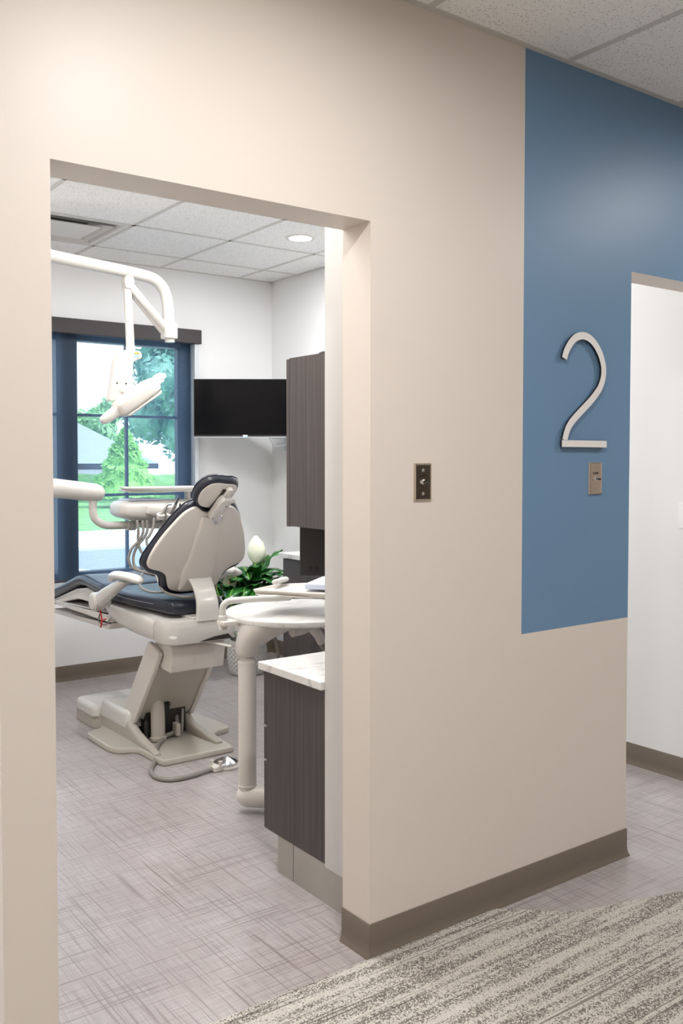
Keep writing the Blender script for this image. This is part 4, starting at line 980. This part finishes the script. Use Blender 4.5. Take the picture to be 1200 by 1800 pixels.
def leaf(bm, az, reach, zt, wdt, droop, ln, x0=0, y0=0):
    """one arching blade: petiole up from the pot then a lanceolate blade"""
    d = Vector((math.cos(az), math.sin(az), 0)); sidev = Vector((-d.y, d.x, 0)); b0 = Vector((PX+x0, PY+y0, .2))
    p1 = b0+d*reach*.45+Vector((0, 0, (zt-.2)*.75)); p2 = b0+d*reach+Vector((0, 0, zt-.2))
    p3 = p2+(d*math.cos(droop)+Vector((0, 0, -math.sin(droop))))*ln*.5
    path = smooth_path([b0, p1, p2, p3, p3+(d*math.cos(droop+.5)+Vector((0, 0, -math.sin(droop+.5))))*ln*.35], 6)
    n0 = 8; L = len(path); prev = None
    for i in range(len(path)):
        p = path[i]; tg = (path[min(i+1, L-1)]-path[max(i-1, 0)]).normalized(); nn = sidev.cross(tg).normalized()
        if i < n0: hw_ = .004
        else:
            f = (i-n0)/(L-1-n0); hw_ = max(.001, wdt*math.sin(PI*min(1, f*.96+.03))**.75*(1-.25*f))
        wav = .010*math.sin(i*1.1+az*3) if i > n0 else 0
        row = [bm.verts.new(p-sidev*hw_+nn*(.25*hw_+wav)), bm.verts.new(p-sidev*hw_*.5+nn*(.07*hw_+wav*.4)), bm.verts.new(p-sidev*.003), bm.verts.new(p+sidev*.003), bm.verts.new(p+sidev*hw_*.5+nn*(.07*hw_-wav*.4)), bm.verts.new(p+sidev*hw_+nn*(.25*hw_-wav))]
        if prev:
            for k in range(5):
                f_ = bm.faces.new((prev[k], prev[k+1], row[k+1], row[k])); f_.material_index = 1 if k == 2 or i <= n0 else 0
        prev = row
bm = bmesh.new(); rnd = random.Random(5)
for k in range(54):
    az = rnd.uniform(0, 2*PI); out_ = rnd.random()
    leaf(bm, az, .03+.09*out_, .47+.26*rnd.random()-.10*out_, .058+.024*rnd.random(), rnd.uniform(-.9, .4), rnd.uniform(.20, .28), rnd.uniform(-.04, .04), rnd.uniform(-.04, .04))
# a few large blades placed as in the photo
leaf(bm, rad(-20), .10, .70, .055, -.9, .24); leaf(bm, rad(175), .08, .72, .05, -.6, .20); leaf(bm, rad(-60), .08, .56, .055, -.9, .22); leaf(bm, rad(-100), .10, .52, .05, -.8, .2)
fo = link('foliage', bm, [M['leaf'], M['midrib']], t, 'all')
md = fo.modifiers.new('thickness', 'SOLIDIFY'); md.thickness = .0012; md.offset = 0
def spathe(x, y, z, s, az, lean):
    """flower: stem, cupped white hood, spadix"""
    base = Vector((x, y, z)); d = Vector((math.cos(az), math.sin(az), 0)); sd_ = Vector((-d.y, d.x, 0))
    st = tube([(PX+(x-PX)*.2, PY+(y-PY)*.2, .2), (PX+(x-PX)*.7, PY+(y-PY)*.7, (z+.2)*.5), base], .0045, 8, 5)
    stem = link('flower_stem', st, M['stem'], t, True)
    bm = bmesh.new(); rows = []
    for i in range(12):
        f = i/11; hw_ = s*.60*math.sin(PI*min(1, f*.93+.035))**.8*(1-.32*f); zz = s*1.35*f; fwd = -s*.30*math.sin(f*PI)*.6+s*lean*f*f
        rows.append([bm.verts.new(base+Vector((0, 0, zz))+d*(fwd+hw_*.9*(1-math.cos(c*1.25)))+sd_*hw_*math.sin(c*1.25)) for c in [j/5-1 for j in range(11)]])
    for a, b_ in zip(rows, rows[1:]):
        for k in range(10): bm.faces.new((a[k], a[k+1], b_[k+1], b_[k]))
    fl = link('spathe', bm, M['flower'], stem, 'all'); m_ = fl.modifiers.new('thickness', 'SOLIDIFY'); m_.thickness = .0015
    link('spadix', tube([base+Vector((0, 0, s*.05))+d*s*.1, base+Vector((0, 0, s*.62))+d*s*.16], s*.06, 10), M['spadix'], stem, True)
spathe(3.20, 5.33, .735, .14, rad(35), .05)
spathe(3.275, 5.36, .745, .10, rad(-30), .0)
spathe(3.05, 5.40, .72, .09, rad(-160), .5)
spathe(2.98, 5.30, .58, .10, rad(-100), .6)
spathe(2.92, 5.36, .60, .08, rad(-180), .6)

# ================================================================== OUTDOORS
tag(link('lawn', slab([(-20, 19.3), (9, 19.2), (12, 19.6), (30, 22), (60, 30), (60, 36), (-20, 36)], [(0, 1, -.3), (0, 1, -.1)], XY), M['grass']), 'green lawn strip beyond the parking lot', 'lawn')['kind'] = 'structure'
tag(link('hedge', loft([(Vector((2+2.6*k, 33.2+.25*k, .15)), Vector((0, .8, 0)), Vector((0, 0, .72+.08*math.sin(k*2.1)))) for k in range(13)], 16, exp=2.4), M['grass'], None, True), 'low clipped green hedge behind the lawn', 'hedge')
o = link('sidewalk', box(-20, 45, 15.6, 19.25, -.3, -.095), M['curb']); o['kind'] = 'structure'
o = link('parking_lot', box(-20, 45, 6.3, 15.6, -.3, -.15), M['asphalt']); o['kind'] = 'structure'
tag(link('parking_line', slab([(4.2, 14.1), (4.32, 14.2), (6.4, 9.6), (6.25, 9.5)], [(0, 1, -.152), (0, 1, -.146)], XY), M['curb']), 'white painted line on the asphalt outside', 'road marking')
t = thing('house', 'low brick house with a grey hipped roof beyond the lawn', 'house', (21, 60, -1.5))
bm = bmesh.new(); box(8, 26.2, 59, 70, -1.5, 1.25, into=bm); link('wall', bm, M['brick'], t)
bm = bmesh.new()
E0 = [(7, 58, 1.2), (27.2, 58, 1.2), (27.2, 71, 1.2), (7, 71, 1.2)]; Rg = [(12, 64.5, 4.75), (22.6, 64.5, 4.75)]
V = [bm.verts.new(p) for p in E0]+[bm.verts.new(p) for p in Rg]
for f in ((0, 1, 5, 4), (1, 2, 5), (2, 3, 4, 5), (3, 0, 4), (0, 1, 2, 3)): bm.faces.new([V[k] for k in f])
rf = link('roof', bm, M['roof'], t)
link('fascia', box(7, 27.2, 57.95, 58.0, .85, 1.2), M['darkframe'], t)
link('garage_door', box(21.0, 24.0, 58.93, 59.0, -1.5, .8), M['curb'], t)
def tree(name, x, y, z0, h, r, mat, label, cat, cone=False, n=2600, leaf_s=.16, trunk=.12, seed=1):
    t = thing(name, label, cat, (x, y, z0)); rn = random.Random(seed); bm = bmesh.new()
    blobs = [] if cone else [(Vector((rn.gauss(0, .42), rn.gauss(0, .42), rn.uniform(-.75, .85))), rn.uniform(.30, .5)) for _ in range(16)]
    for k in range(n):
        if cone:
            f = rn.random()**.8; a = rn.uniform(0, 2*PI); rr_ = r*(1-f)**.8*(.6+.4*rn.random())*(1+.12*math.sin(f*30+a*2)); p = Vector((x+rr_*math.cos(a), y+rr_*math.sin(a), z0+.12*h+f*h*.88))
        else:
            c, br = rn.choice(blobs); q = Vector((rn.gauss(0, 1), rn.gauss(0, 1), rn.gauss(0, 1))).normalized()*br*rn.uniform(.7, 1.05)
            q = c+q; p = Vector((x+q.x*r, y+q.y*r, z0+h*.56+q.z*h*.40))
        u = Vector((rn.gauss(0, 1), rn.gauss(0, 1), rn.gauss(0, 1))).normalized(); v = u.orthogonal().normalized(); s = leaf_s*rn.uniform(.6, 1.3)
        bm.faces.new([bm.verts.new(p+u*s*a+v*s*b_) for a, b_ in ((-1, 0), (0, -.5), (1, 0), (0, .5))])
    if cone:
        rings = [(0, h*.97)]+[]
        lathe((x, y, z0), [(r*.85, h*.14), (r*.72, h*.3), (r*.5, h*.55), (r*.22, h*.82), (0, h*.95)], 16, into=bm)
    else:
        for c, br in blobs:
            b2 = bmesh.new(); bmesh.ops.create_icosphere(b2, subdivisions=2, radius=1)
            for v in b2.verts: v.co = Vector((x+(c.x+v.co.x*br*.85)*r, y+(c.y+v.co.y*br*.85)*r, z0+h*.56+(c.z+v.co.z*br*.85)*h*.40))
            merge(bm, b2)
    link('crown', bm, mat, t)
    link('trunk', tube([(x, y, z0), (x+.03, y, z0+h*.3), (x, y, z0+h*.6)], [trunk, trunk*.8, trunk*.4], 10), M['bark'], t, True)
    return t
tree('conifer', 12.15, 28.4, -.1, 2.55, 1.15, M['tree_cone'], 'bright green conical evergreen in the middle of the window view', 'tree', True, 3600, .10, .06, 3)
tree('leafy_tree', 15.55, 30.9, -.1, 6.9, 2.15, M['tree_big'], 'tall blue-green leafy tree at the right of the window view', 'tree', False, 5200, .17, .12, 4)
tree('leafy_tree', 30.2, 77.0, -1.5, 8.6, 3.1, M['tree_far'], 'small pale green tree rising behind the house roof', 'tree', False, 2200, .35, .3, 9)
tree('leafy_tree', 35, 58, -1.5, 9.5, 4.2, M['tree_far'], 'broad pale tree far beyond the house', 'tree', False, 2200, .4, .3, 11)
